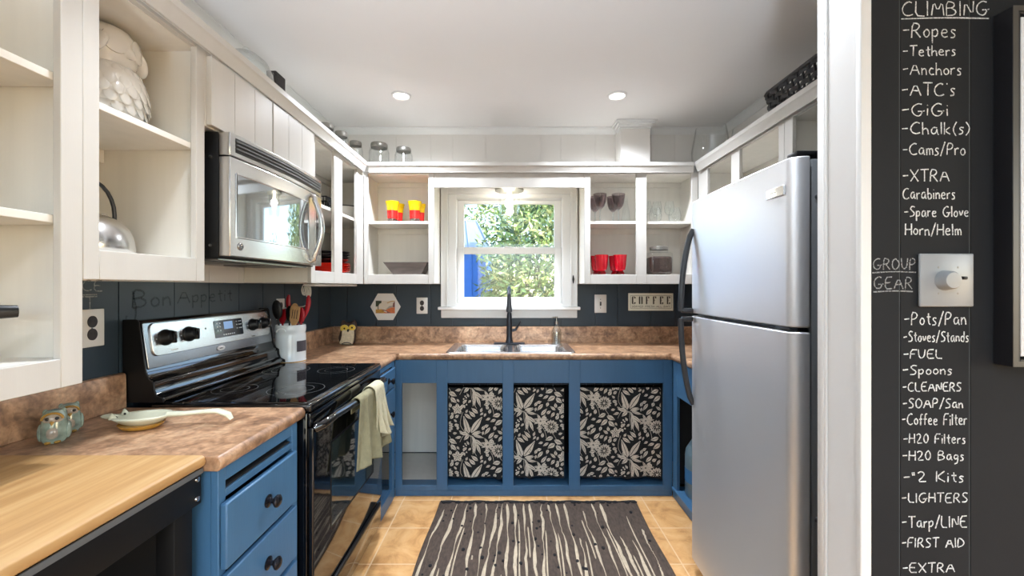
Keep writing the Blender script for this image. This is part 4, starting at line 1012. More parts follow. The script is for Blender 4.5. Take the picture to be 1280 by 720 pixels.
def wfn(a, b):
    y = Y0+.03+(Y1-.165-Y0-.03)*a; z = 1.522+.226*b
    return (MX+bul(y)+.0135, y, z)
mb.grid(wfn, NU, NV, 'microglass'); wn = mb.build('door_window', door)
mb = MB()
for pts in ([(Y0+.03, 1.522), (Y0+.03, 1.748)], [(Y1-.165, 1.522), (Y1-.165, 1.748)]):
    mb.tube([(MX+bul(u)+.0125, u, z) for u, z in pts], .004, 'chrome', 6)
for z in (1.522, 1.748): mb.tube([(MX+bul(Y0+.03+.502*i/12)+.0125, Y0+.03+(Y1-.165-Y0-.03)*i/12, z) for i in range(13)], .004, 'chrome', 6)
mb.build('window_trim', door)
hy = Y1-.135
MB().tube([(MX+bul(hy)+.010, hy, 1.462), (MX+bul(hy)+.03, hy, 1.478)]+[(MX+bul(hy)+.03+.035*math.sin(PI*i/12), hy, 1.49+.275*i/12) for i in range(13)]+[(MX+bul(hy)+.03, hy, 1.777), (MX+bul(hy)+.010, hy, 1.792)], [.008, .011]+[.0125]*13+[.011, .008], 'steel', 12).build('handle', door)
mb = MB(); mb.lathe([(0, 0), (.014, 0), (.014, .002), (.0125, .003), (0, .003)], (MX+bul(Y0+.05)+.012, Y0+.05, 1.490), (1, 0, 0), 24, 'chrome'); mb.lathe([(0, .0031), (.0105, .0031), (.0105, .0035), (0, .0035)], (MX+bul(Y0+.05)+.012, Y0+.05, 1.490), (1, 0, 0), 24, 'greyplastic')
mb.tube([(MX+bul(Y0+.05)+.0158, Y0+.046, 1.485), (MX+bul(Y0+.05)+.0158, Y0+.044, 1.493), (MX+bul(Y0+.05)+.0158, Y0+.050, 1.496), (MX+bul(Y0+.05)+.0158, Y0+.051, 1.487), (MX+bul(Y0+.05)+.0158, Y0+.056, 1.484)], .001, 'chrome', 5); mb.build('round_badge', door)
for z in (1.49, 1.80): MB().lathe([(0, 0), (.006, 0), (.005, .003), (0, .0035)], (-1.055, Y0, z), (0, -1, 0), 12, 'chrome').build('screw', t)
mb = MB(); mb.box(LW+.03, MX-.05, Y0+.03, Y1-.03, 1.441, 1.4465, 'steeldark')
for k in range(2): mb.box(-1.30+.0, -1.12, Y0+.06+.36*k, Y0+.30+.36*k, 1.4385, 1.441, 'greyplastic')
mb.build('bottom_grille', t)

# ---- refrigerator
t = thing('refrigerator', 'stainless top-freezer refrigerator on the right', 'refrigerator', (1.25, 1.632, 0))
FX, Y0, Y1 = .855, 1.268, 1.993
mb = MB(); mb.rbox(FX+.062, RW-.02, Y0+.006, Y1-.004, .03, 1.738, 'fridgeside', .006); mb.build('cabinet_body', t)
for (x, y) in ((FX+.12, Y0+.06), (FX+.12, Y1-.06), (RW-.1, Y0+.06), (RW-.1, Y1-.06)): MB().cyl((x, y, 0), (x, y, .03), .02, 'blackplastic').build('foot', t)
def fdoor(name, z0, z1):
    prof = [(FX+.055, Y0), (FX+.055, Y1)]
    far = [(FX+.022-.022*math.sin(math.radians(q)), Y1-.022+.022*math.cos(math.radians(q))) for q in range(0, 91, 15)]
    nearc = [(FX+.046-.040*math.cos(math.radians(q))-.006*math.cos(math.radians(q)), Y0+.034-.034*math.sin(math.radians(q))) for q in range(0, 91, 9)]
    mid = [(FX-.008*math.sin(PI*i/12), Y1-.022-(Y1-Y0-.056)*i/12) for i in range(1, 12)]
    pts = [(FX+.055, Y1)]+far+mid+nearc+[(FX+.055, Y0)]
    mb = MB(); mb.prism([(x, y, z0) for x, y in pts], (0, 0, z1-z0), 'fridge'); d = mb.build(name, t, bevel=.004, seg=2)
    MB().box(FX+.056, FX+.0615, Y0+.012, Y1-.012, z0+.01, z1-.01, 'blackplastic').build('gasket', d)
    return d
fz = fdoor('freezer_door', 1.220, 1.745); fr = fdoor('fridge_door', .055, 1.205)
mb = MB(); mb.box(FX+.03, FX+.0615, Y0+.02, Y1-.02, 1.207, 1.218, 'blackplastic'); mb.rbox(FX+.004, FX+.03, Y0+.02, Y0+.09, 1.207, 1.218, 'greyplastic', .003); mb.build('hinge_strip', t)
mb = MB(); mb.rbox(FX+.02, FX+.13, Y0+.01, Y0+.06, 1.7455, 1.765, 'blackplastic', .006); mb.build('hinge_cover', t)
mb = MB(); mb.rbox(FX+.08, RW-.05, Y0+.05, Y1-.05, .005, .029, 'blackplastic', .003); mb.build('base_grille', t)
hy = Y1-.030
def fhandle(pts, par):
    mb = MB(); mb.tube(pts, [.010]+[.0135]*(len(pts)-2)+[.012], 'greyplastic', 12, flat=.8); return mb.build('handle', par)
n = 12
fhandle([(FX-.002-.056*(1-(1-i/n)**2)**.8 if i else FX-.001, hy, 1.615-.385*i/n) for i in range(n+1)], fz)
MB().rbox(FX-.055, FX-.002, hy-.011, hy+.011, 1.2215, 1.243, 'greyplastic', .005).build('handle_mount', fz)
fhandle([(FX-.002-.056*(1-(1-i/n)**2)**.8 if i else FX-.001, hy, .79+.405*i/n) for i in range(n+1)], fr)
MB().rbox(FX-.055, FX-.002, hy-.011, hy+.011, 1.181, 1.2035, 'greyplastic', .005).build('handle_mount', fr)
mb = MB()
ny0, ny1 = 1.300, 1.395
mb.prism([(FX-.0005, ny0, 1.634), (FX-.0005, ny1, 1.634), (FX-.005, ny1-.003, 1.634), (FX-.009, (ny0+ny1)/2, 1.634), (FX-.006, ny0+.003, 1.634)], (0, 0, .029), 'steel')
mb.box(FX-.0088, FX-.0082, 1.335, 1.365, 1.6475, 1.6505, 'print_white'); mb.build('nameplate', fz, bevel=.001)
for z in (1.62, .63): MB().lathe([(0, 0), (.010, 0), (.008, .004), (0, .005)], (FX+.082, Y0+.006, z), (0, -1, 0), 14, 'greyplastic').build('plug_button', t)

# ---- butcher block cart
t = thing('butcher_block_cart', 'black steel cart with maple butcher block top at lower left', 'cart', (-1.06, .66, 0))
mb = MB(); mb.prism([(x, .28, z) for x, z in [(-1.392, .8915), (-.781, .8915), (-.774, .897), (-.772, .906), (-.775, .9165), (-.782, .9205), (-1.392, .9205)]], (0, .770, 0), 'butcher'); mb.build('butcher_block_top', t, bevel=.002)
mb = MB()
FXc = -.780
for q in ((FXc-.022, FXc, .29, 1.045, .803, .8885), (-1.385, -1.365, .29, 1.045, .803, .8885), (-1.364, FXc-.0225, 1.025, 1.045, .803, .8885), (-1.364, FXc-.0225, .29, .31, .803, .8885)): mb.rbox(q[0], q[1], q[2], q[3], q[4], q[5], 'blackmetal', .002)
ap = mb.build('apron', t)
mb = MB(); mb.box(FXc, FXc+.004, .30, 1.046, .878, .8905, 'fridgeside'); mb.build('edge_strip', t)
for z in (.82, .868): MB().lathe([(0, 0), (.007, 0), (.006, .003), (0, .004)], (FXc+.0005, 1.030, z), (1, 0, 0), 12, 'chrome').build('bolt', ap)
for (x, y) in ((FXc-.048, .965), (-1.36, .965), (FXc-.048, .31), (-1.36, .31)):
    MB().rbox(x, x+.045, y, y+.055, .0, .802, 'blackmetal', .003).build('leg', t)
MB().rbox(-1.365, FXc-.06, .37, .96, .20, .22, 'blackmetal', .003).build('shelf', t)
mb = MB(); mb.rbox(-1.388, -1.37, .37, .96, .30, .80, 'blackmetal', .003); mb.build('back_panel', t)
mb = MB(); mb.rbox(-1.31, FXc-.05, 1.0, 1.012, .16, .80, 'blackmetal', .003); mb.build('end_panel', t)

# ================================================================== SMALL THINGS
# ---- wall plates
def outlet(name, label, o, ax, cat='outlet', grp='duplex outlets'):
    """o is the plate centre on the wall; ax 'x' = back wall plate, 'y' = left wall plate"""
    P = (lambda u, z, h: (o[0]+u, o[1]-h, o[2]+z)) if ax == 'x' else (lambda u, z, h: (o[0]+h, o[1]+u, o[2]+z))
    t = thing(name, label, cat, o, grp)
    def bx(mb, u0, u1, z0, z1, h0, h1, m, r): a = P(u0, z0, h0); b = P(u1, z1, h1); mb.rbox(a[0], b[0], a[1], b[1], a[2], b[2], m, r)
    mb = MB(); bx(mb, -.0425, .0425, -.0625, .0625, .0005, .006, 'whiteplastic', .0025); mb.build('wall_plate', t)
    axv = (0, -1, 0) if ax == 'x' else (1, 0, 0)
    for z in (-.021, .021):
        mb = MB(); mb.lathe([(.0185, 0), (.0185, .003), (0, .003)], P(0, z, .006), axv, 20, 'brownplastic', sx=1.05, sy=.85)
        for u in (-.006, .006): bx(mb, u-.001, u+.001, z-.001, z+.007, .009, .0094, 'black', .0004)
        mb.build('socket', t)
    MB().lathe([(.003, 0), (0, .001)], P(0, 0, .006), axv, 10, 'chrome').build('screw', t)
outlet('outlet', 'white duplex outlet on the navy back wall left of the window', (-.691, BW, 1.198), 'x')
outlet('outlet', 'white duplex outlet on the left wall beside the range', (LW, 1.376, 1.208), 'y')
outlet('outlet', 'small white outlet behind the utensil crock', (LW, 2.50, 1.21), 'y')
t = thing('light_switch', 'white switch plate with dark toggle right of the window', 'light switch', (.680, BW, 1.213))
MB().rbox(.634, .726, BW-.006, BW-.0005, 1.143, 1.283, 'whiteplastic', .0025).build('wall_plate', t)
mb = MB(); mb.rbox(.674, .686, BW-.009, BW-.006, 1.198, 1.228, 'brownplastic', .001); mb.rbox(.676, .684, BW-.02, BW-.009, 1.214, 1.224, 'black', .002); mb.build('toggle', t)
for z in (1.180, 1.246): MB().lathe([(.0035, 0), (0, .0012)], (.680, BW-.006, z), (0, -1, 0), 10, 'brownplastic').build('screw', t)
# dimmer on the chalkboard
t = thing('light_switch', 'white two-gang plate with round dimmer knob and black toggle on chalkboard', 'light switch', (.938, CW, 1.360))
MB().rbox(.880, .9965, CW-.0075, CW-.0005, 1.302, 1.417, 'switchplate', .003, 3).build('wall_plate', t)
MB().lathe([(0, 0), (.0215, 0), (.0205, .004), (.019, .017), (.0165, .020), (0, .0205)], (.932, CW-.0075, 1.359), (0, -1, 0), 30, 'switchplate').build('dimmer_knob', t)
mb = MB(); mb.rbox(.9565, .965, CW-.009, CW-.0075, 1.348, 1.371, 'black', .001); mb.rbox(.960, .970, CW-.020, CW-.009, 1.3605, 1.3675, 'black', .002); mb.build('toggle', t)
for (x, z) in ((.919, 1.387), (.961, 1.387), (.919, 1.331), (.961, 1.331)): MB().lathe([(.0025, 0), (0, .001)], (x, CW-.0075, z), (0, -1, 0), 10, 'lid').build('screw', t)

# ---- framed canvas at the right edge
t = thing('framed_canvas', 'black box frame around a white canvas at the right edge of the chalkboard', 'picture', (1.40, CW, 1.55))
fx0, fx1, fz0, fz1, fy = 1.045, 1.78, 1.178, 1.932, .867
mb = MB()
for q in ((fx0, fx0+.016, fz0, fz1), (fx1-.016, fx1, fz0, fz1), (fx0+.016, fx1-.016, fz0, fz0+.016), (fx0+.016, fx1-.016, fz1-.016, fz1)): mb.box(q[0], q[1], fy+.001, CW-.0005, q[2], q[3], 'frameblack')
mb.box(fx0+.016, fx1-.016, fy+.026, CW-.0005, fz0+.016, fz1-.016, 'black'); f_ = mb.build('frame', t, bevel=.001)
mb = MB()
for q in ((fx0, fx0+.011, fz0, fz1), (fx1-.011, fx1, fz0, fz1), (fx0+.011, fx1-.011, fz0, fz0+.011), (fx0+.011, fx1-.011, fz1-.011, fz1)): mb.box(q[0], q[1], fy, fy+.0008, q[2], q[3], 'framegrey')
mb.build('frame_face', t)
mb = MB(); mb.rbox(fx0+.021, fx1-.021, fy+.004, fy+.0255, fz0+.021, fz1-.021, 'canvaswhite', .002); mb.build('canvas', t)

# ---- hexagon plaque and coffee sign
t = thing('hexagon_plaque', 'white hexagon plaque with small landscape painting on navy wall', 'plaque', (-.971, BW, 1.19))
hx, hz = -.971, 1.190
mb = MB(); mb.prism([(hx+.116*math.cos(PI/3*i), BW-.001, hz+.118*math.sin(PI/3*i)) for i in range(6)], (0, -.010, 0), 'whiteplastic'); mb.build('tile', t, bevel=.002)
mb = MB(); py = BW-.0116
pp = lambda q, h, m: mb.poly([(hx-.0735+x*.147, py-h, hz-.05+z*.096) for x, z in q], m)
pp([(0, 0), (1, 0), (1, 1), (0, 1)], 0, 'sky_paint')
pp([(0, 0), (.42, 0), (.5, .22), (.3, .33), (0, .30)], .0002, 'gold_paint'); pp([(.42, 0), (1, 0), (1, .48), (.8, .46), (.62, .34), (.5, .22)], .0003, 'orange_paint')
pp([(.3, .33), (.46, .28), (.72, .10), (.80, .02), (.62, .02), (.46, .14)], .0004, 'plum_paint'); pp([(.42, .22), (.60, .12), (.56, .06), (.46, .12)], .0005, 'sky_paint')
pp([(.48, .26), (.62, .34), (.80, .46), (.95, .62), (.70, .58), (.60, .42)], .0004, 'smudge'); pp([(.88, .50), (1, .48), (1, .95), (.90, .8)], .0005, 'plum_paint'); pp([(.56, .82), (.8, .98), (1, 1), (1, .96), (.80, .92), (.62, .80)], .0005, 'gold_paint')
pp([(0, 1), (.30, 1), (.30, .82), (.2, .76), (.14, .58), (0, .52)], .0005, 'green_tree'); pp([(.10, .6), (.14, .6), (.15, .3), (.11, .3)], .0005, 'green_tree')
mb.build('painting', t)
t = thing('coffee_sign', 'cream wooden sign reading COFFEE on the navy wall right of the switch', 'sign', (1.065, BW, 1.229))
sx0, sx1, sz0, sz1 = .8925, 1.2345, 1.160, 1.294
MB().rbox(sx0, sx1, BW-.016, BW-.001, sz0, sz1, 'signcream', .002).build('board', t)
mb = MB(); sy = BW-.0165
def sr(x0, x1, z0, z1): mb.poly([(x0, sy, z0), (x1, sy, z0), (x1, sy, z1), (x0, sy, z1)], 'signink')
a0, a1, b0, b1 = sx0+.014, sx1-.014, sz0+.018, sz1-.018
for q in ((a0, a1, b0, b0+.002), (a0, a1, b1-.002, b1), (a0, a0+.002, b0, b1), (a1-.002, a1, b0, b1)): sr(*q)
mb.build('border_line', t)
LZ0, LZ1 = sz0+.05, sz1-.025; H = LZ1-LZ0
xs = [sx0+.025+i*.0535 for i in range(6)]
for c, x in zip('COFFEE', xs):      # heavy stencil letters, split down the middle
    mb = MB()
    if c == 'C':
        mb.poly([(x, sy, LZ0+.006), (x+.004, sy, LZ0), (x+.011, sy, LZ0), (x+.011, sy, LZ1), (x+.004, sy, LZ1), (x, sy, LZ1-.006)], 'signink'); sr(x+.017, x+.024, LZ1-.015, LZ1-.001); sr(x+.024, x+.029, LZ1-.014, LZ1-.005); sr(x+.017, x+.024, LZ0+.001, LZ0+.015); sr(x+.024, x+.029, LZ0+.005, LZ0+.014)
        sr(x+.011, x+.017, LZ1-.003, LZ1); sr(x+.011, x+.017, LZ0, LZ0+.003)
    elif c == 'O':
        mb.poly([(x, sy, LZ0+.006), (x+.004, sy, LZ0), (x+.011, sy, LZ0), (x+.011, sy, LZ1), (x+.004, sy, LZ1), (x, sy, LZ1-.006)], 'signink')
        mb.poly([(x+.018, sy, LZ0), (x+.025, sy, LZ0), (x+.029, sy, LZ0+.006), (x+.029, sy, LZ1-.006), (x+.025, sy, LZ1), (x+.018, sy, LZ1)], 'signink')
    else:
        sr(x, x+.011, LZ0, LZ1); sr(x+.017, x+.026, LZ1-.015, LZ1); sr(x+.011, x+.026, LZ1-.003, LZ1); sr(x+.011, x+.018, (LZ0+LZ1)/2-.001, (LZ0+LZ1)/2+.002)
        if c == 'E': sr(x+.017, x+.026, LZ0, LZ0+.015); sr(x+.011, x+.026, LZ0, LZ0+.003)
    mb.build('letter', t)
tx = 'SERVED FRESH ALL DAY'
put_s = lambda u, z: (u, sy, z)
writing(tx, sx0+.024, sx1-.026, sz0+.026, .013, put_s, 'signink', 'small_lettering', t, wd=.0022, jit=0)

# ---- recessed lights and the lamp over the sink
def can(name, label, x, y, power, grp, rad=.05, color=(.85, .91, 1), cone=150):
    t = thing(name, label, 'ceiling light', (x, y, CE), grp)
    MB().lathe([(.046, -.001), (.062, -.001), (.060, -.006), (.050, -.010), (.046, -.004)], (x, y, CE), seg=32, m='trim').build('trim_ring', t)
    MB().lathe([(.046, -.0035), (.03, -.006), (0, -.007)], (x, y, CE), seg=32, m='canlens').build('lens', t)
    l = lamp('can_lamp', 'SPOT', (0, 0, -.03), power*10, color, spot_size=math.radians(cone), spot_blend=1, shadow_soft_size=rad)
    l.parent = t
GCAN = 'recessed ceiling lights'
can('ceiling_light', 'round recessed ceiling light on the left', -.70, 2.63, CAN_KITCHEN, GCAN)
can('ceiling_light', 'round recessed ceiling light on the right', .665, 2.63, CAN_KITCHEN, GCAN)
can('ceiling_light', 'recessed ceiling light near the opening on the left', -.70, 1.1, CAN_NEAR, GCAN, cone=80)
can('ceiling_light', 'recessed ceiling light near the opening on the right', .665, 1.1, CAN_NEAR, GCAN, cone=80)
can('ceiling_light', 'recessed ceiling light in the dining room', .15, -.85, CAN_MAIN, GCAN, .04, (.85, .91, 1), cone=165)
t = thing('pendant_light', 'clear glass lamp with glowing bulb under the valance over the sink', 'lamp', (-.02, 3.06, 2.125))
MB().lathe([(0, 0), (.05, 0), (.048, -.02), (.02, -.03), (.02, -.06), (.105, -.062), (.105, -.078), (.02, -.082), (0, -.082)], (-.02, 3.06, 2.1255), seg=32, m='lid').build('canopy', t)
MB().lathe([(.072, -.079), (.076, -.10), (.076, -.20), (.070, -.24), (.064, -.247), (.060, -.24), (.066, -.20), (.068, -.10)], (-.02, 3.06, 2.125), seg=28, m='glass').build('glass_shade', t)
MB().lathe([(0, -.082), (.013, -.084), (.013, -.11), (.02, -.125), (.026, -.145), (.024, -.165), (.014, -.182), (0, -.186)], (-.02, 3.06, 2.125), seg=20, m='bulb').build('light_bulb', t)
l = lamp('bulb_lamp', 'POINT', (0, 0, -.15), 24, (1, .96, .9), shadow_soft_size=.03); l.parent = t

# ---- rug
t = MB(); RX0, RX1, RY0, RY1 = -.445, .762, 1.15, 2.585
rx = lambda x, y: x+(2.585-y)*(-.025 if x < .1 else -.025)*.8+.004*math.sin(y*9+x*4)
rz_ = lambda x, y: .008+.0015*math.sin(x*60)+.001*math.sin(y*47+x*20)
t.grid(lambda a, b: (rx(RX0+(RX1-RX0)*a, RY0+(RY1-RY0)*b), RY0+(RY1-RY0)*b+.006*math.sin(a*40), rz_(RX0+(RX1-RX0)*a, RY0+(RY1-RY0)*b)), 120, 60, 'rugdark')
for k in range(2):      # side rolls
    xx = RX0 if k == 0 else RX1
    t.tube([(rx(xx, RY0+(RY1-RY0)*i/40), RY0+(RY1-RY0)*i/40, .006) for i in range(41)], .006, 'rugdark', 6)
for k in range(2):
    yy = RY0 if k == 0 else RY1
    t.tube([(rx(RX0+(RX1-RX0)*i/60, yy), yy+.006*math.sin(i/60*40), .0075) for i in range(61)], .0075, 'rugblack' if k else 'rugdark', 6)
stripes = []; x = RX0+.035
for i in range(22):
    stripes.append(x); x += R.uniform(.035, .072)
    if x > RX1-.02: break
for i, x0 in enumerate(stripes):
    long_ = R.random() < .72
    ya, yb = (RY0, RY1-.03) if long_ else sorted((R.uniform(RY0, 2.1), R.uniform(2.15, RY1-.05)))
    ph, wd = R.uniform(0, 6), R.uniform(.005, .0085); n = 44; A = []; am = R.uniform(.006, .016)
    for j in range(n+1):
        y = ya+(yb-ya)*j/n; xx = rx(x0, y)+am*math.sin(y*R.uniform(3.4, 3.6)+ph)+.003*math.sin(y*23+ph)
        w_ = wd*(.75+.45*math.sin(y*15+ph))*(.4 if j in (0, n) else 1); A.append((xx, y, w_))
    prev = None
    for (xx, y, w_) in A:
        q = [t.bm.verts.new(p) for p in ((xx-w_, y, .0095), (xx, y, .0125), (xx+w_, y, .0095))]
        if prev: t.face([prev[0], q[0], q[1], prev[1]], 'rugcream'); t.face([prev[1], q[1], q[2], prev[2]], 'rugcream')
        prev = q
    if R.random() < .8:     # a parallel half strand
        ya2, yb2 = sorted((R.uniform(RY0, RY1-.1), R.uniform(RY0, RY1-.1))); off = R.choice((-1, 1))*R.uniform(.014, .024); prev = None
        for j in range(21):
            y = ya2+(yb2-ya2)*j/20; xx = rx(x0, y)+off+am*math.sin(y*3.5+ph); w_ = .0038*(1 if 0 < j < 20 else .3)
            q = [t.bm.verts.new(p) for p in ((xx-w_, y, .0095), (xx, y, .012), (xx+w_, y, .0095))]
            if prev: t.face([prev[0], q[0], q[1], prev[1]], 'rugcream'); t.face([prev[1], q[1], q[2], prev[2]], 'rugcream')
            prev = q
for i in range(150):
    x, y = R.uniform(RX0+.02, RX1-.02), R.uniform(RY0+.02, RY1-.03); s_ = R.uniform(.4, 1)
    t.ell((rx(x, y), y, .010), .010*s_, .013*s_, .006*s_, 'rugblack', 8, 5)
for i in range(26):
    x = RX0+.02+(RX1-RX0-.04)*i/25+R.uniform(-.015, .015); t.ell((rx(x, RY1), RY1-.008, .010), .02, .016, .006, 'rugblack', 8, 5)
tag(t.build('rug', None, (.15, 1.87, 0), solid=0), 'dark brown woven rag rug with wavy cream stripes on tiled floor', 'rug')

# ---- utensil crock and utensils
cx, cy, cz = -1.262, 2.372, T1+.0005
t = thing('utensil_crock', 'white enamel crock with slate label holding cooking utensils', 'crock', (cx, cy, cz))
mb = MB(); mb.lathe([(0, 0), (.080, 0), (.083, .004), (.083, .012), (.079, .02), (.081, .09), (.079, .155), (.076, .170), (.080, .178), (.081, .195), (.078, .212), (.074, .214), (.072, .205), (.072, .015), (0, .012)], (cx, cy, cz), seg=36, m='enamel'); cb = mb.build('pot', t)
MB().lathe([(.0835, .006), (.0842, .009), (.0835, .012)], (cx, cy, cz), seg=36, m='owlgold').build('chipped_rim', t)
mb = MB()
for i in range(7):
    a0, a1 = math.radians(-40+i*7), math.radians(-40+(i+1)*7)
    r_ = .0822; mb.poly([(cx+r_*math.cos(a0), cy+r_*math.sin(a0), cz+.065), (cx+r_*math.cos(a1), cy+r_*math.sin(a1), cz+.065), (cx+r_*math.cos(a1), cy+r_*math.sin(a1), cz+.125), (cx+r_*math.cos(a0), cy+r_*math.sin(a0), cz+.125)], 'slate')
mb.build('slate_label', t)
mb = MB(); mb.tube([(cx-.01+.025*math.cos(math.radians(q)), cy-.082+.0, cz+.178+.018*math.sin(math.radians(q))) for q in range(0, 181, 20)], .004, 'enamel', 6); mb.build('bail_loop', t)
def utensil(name, label, base, top, head, m, hw, hl, flat=.25, handle_m=None, slots=False):
    """handle from a point in the crock to the neck, then a head"""
    b, tp = Vector(base), Vector(top); d = (tp-b).normalized(); t = thing(name, label, 'utensil', base, 'utensils in the crock')
    MB().tube([b, b.lerp(tp, .5), tp], [.006, .006, .005], handle_m or m, 8).build('handle', t)
    side = d.cross(Vector((0, -1, .15))).normalized(); nrm = side.cross(d).normalized()
    mb = MB()
    if head == 'spoon':
        rot = Matrix((side, nrm, d)).transposed()
        mb.ell(tp+d*hl*.45, hw, hw*flat, hl*.55, m, 18, 12, rot)
    elif head == 'blade':
        A = [tp-side*.006, tp+side*.006, tp+d*hl*.35+side*hw, tp+d*hl+side*hw*.92, tp+d*hl-side*hw*.92, tp+d*hl*.35-side*hw]
        mb.prism([p-nrm*.003 for p in A], nrm*.006, m)
    elif head == 'tongs':
        for sgn in (1, -1):
            pts = [tp+d*hl*s_+side*sgn*(hw*(.35+.75*math.sin(PI*min(1, s_*.62)))) for s_ in [i/8 for i in range(9)]]
            mb.tube(pts, [.006, .008, .010, .012, .013, .014, .014, .012, .006], m, 8, flat=.45)
    mb.build('head', t)
    if slots:
        mb = MB()
        for k in (-1, 0, 1):
            c_ = tp+d*hl*.62+side*k*hw*.5-nrm*.0035; e1, e2 = c_-d*hl*.22, c_+d*hl*.22
            mb.poly([e1-side*.002, e1+side*.002, e2+side*.002, e2-side*.002], 'black'); mb2 = None
            c_ = tp+d*hl*.62+side*k*hw*.5+nrm*.0035; e1, e2 = c_-d*hl*.22, c_+d*hl*.22
            mb.poly([e1-side*.002, e1+side*.002, e2+side*.002, e2-side*.002], 'black')
        mb.build('slot', t)
    return t
zb = cz+.03
utensil('ladle', 'black ladle leaning left in the crock', (cx-.030, cy-.035, zb), (cx-.046, cy-.046, cz+.255), 'spoon', 'blackplastic', .028, .10, .4)
utensil('spatula', 'short red silicone spatula at the left of the crock', (cx-.045, cy+.015, zb), (cx-.056, cy+.018, cz+.215), 'blade', 'redsil', .022, .085)
utensil('tongs', 'tall red curved tongs standing in the crock', (cx+.008, cy+.040, zb), (cx+.014, cy+.046, cz+.215), 'tongs', 'redsil', .054, .165)
utensil('serving_spoon', 'black serving spoon upright behind the wooden turner', (cx-.016, cy+.014, zb), (cx-.018, cy+.022, cz+.235), 'spoon', 'blackplastic', .022, .085, .3)
utensil('wooden_spoon', 'round wooden spoon in the crock behind the slotted turner', (cx+.004, cy-.002, zb), (cx+.018, cy+.002, cz+.250), 'spoon', 'wood', .027, .085, .25)
utensil('slotted_turner', 'flat slotted wooden turner leaning right in the crock', (cx+.014, cy-.044, zb), (cx+.040, cy-.048, cz+.205), 'blade', 'wood', .026, .115, slots=True)
utensil('spatula', 'red silicone spoon spatula at the right of the crock', (cx+.045, cy+.020, zb), (cx+.050, cy+.020, cz+.225), 'spoon', 'redsil', .020, .085, .35)
# cord bundle hanging under the cabinet
t = MB()
for k in range(8):
    wx = .008+.004*(k % 3); ph = k*.8; x0_, y0_ = -1.225+.006*k, 2.44+.006*math.cos(k*2.1)
    t.tube([(x0_+wx*math.cos(q*PI/8)*math.cos(ph), y0_+wx*math.cos(q*PI/8)*math.sin(ph), 1.328-.004*(k % 4)+(.026+.003*(k % 2))*math.sin(q*PI/8)) for q in range(16)], .0026, 'cord', 6, closed=True)
t.tube([(-1.205, 2.45, 1.355), (-1.20, 2.45, 1.30), (-1.205, 2.46, 1.24), (-1.25, 2.49, 1.225), (-1.385, 2.50, 1.215)], .0036, 'cord', 6)
tag(t.build('power_cord', None, (-1.22, 2.45, 1.31)), 'coiled white power cord hanging under the corner cabinet above the crock', 'cord')

# ---- owls
def owl_flat(loc):
    x, y, z = loc; t = thing('owl_figurine', 'flat painted owl with big yellow eyes on the counter corner', 'figurine', loc)
    sil = [(-.050, 0), (.038, 0), (.046, .02), (.050, .06), (.050, .09), (.055, .12), (.058, .146), (.053, .166), (.044, .184), (.018, .166), (-.018, .166), (-.042, .186), (-.052, .168), (-.056, .145), (-.055, .115), (-.064, .085), (-.072, .05), (-.066, .02)]
    MB().prism([(x+a, y+.03, z+b) for a, b in sil], (0, -.035, 0), 'owlbrown').build('body', t, bevel=.010, seg=3)
    mb = MB(); bel = [(-.054, .006), (.036, .006), (.044, .03), (.047, .08), (.046, .110), (-.040, .110), (-.043, .07), (-.050, .04), (-.062, .018)]
    mb.prism([(x+a, y-.0055, z+b) for a, b in bel], (0, -.010, 0), 'owlcream'); mb.build('belly', t, bevel=.004)
    for (ex, ez, er) in ((-.024, .122, .027), (.032, .128, .022)):
        mb = MB(); mb.lathe([(0, 0), (er, 0), (er*.97, .003), (er*.8, .004), (0, .0045)], (x+ex, y-.006, z+ez), (0, -1, 0), 24, mats=['owlcream']*2+['owlyellow']*2, sy=1.15); e = mb.build('eye', t)
        MB().lathe([(0, 0), (.007, 0), (0, .003)], (x+ex, y-.0104, z+ez), (0, -1, 0), 12, 'black').build('pupil', e)
    MB().ell((x+.004, y-.014, z+.107), .008, .008, .011, 'black', 12, 8).build('beak', t)
    mb = MB(); mb.tube([(x-.04+.07*q/8, y-.018, z+.010+.010*math.sin(PI*q/8)) for q in range(9)], .003, 'black', 6); mb.build('feet', t)
owl_flat((-1.205, 3.06, T1+.0005))
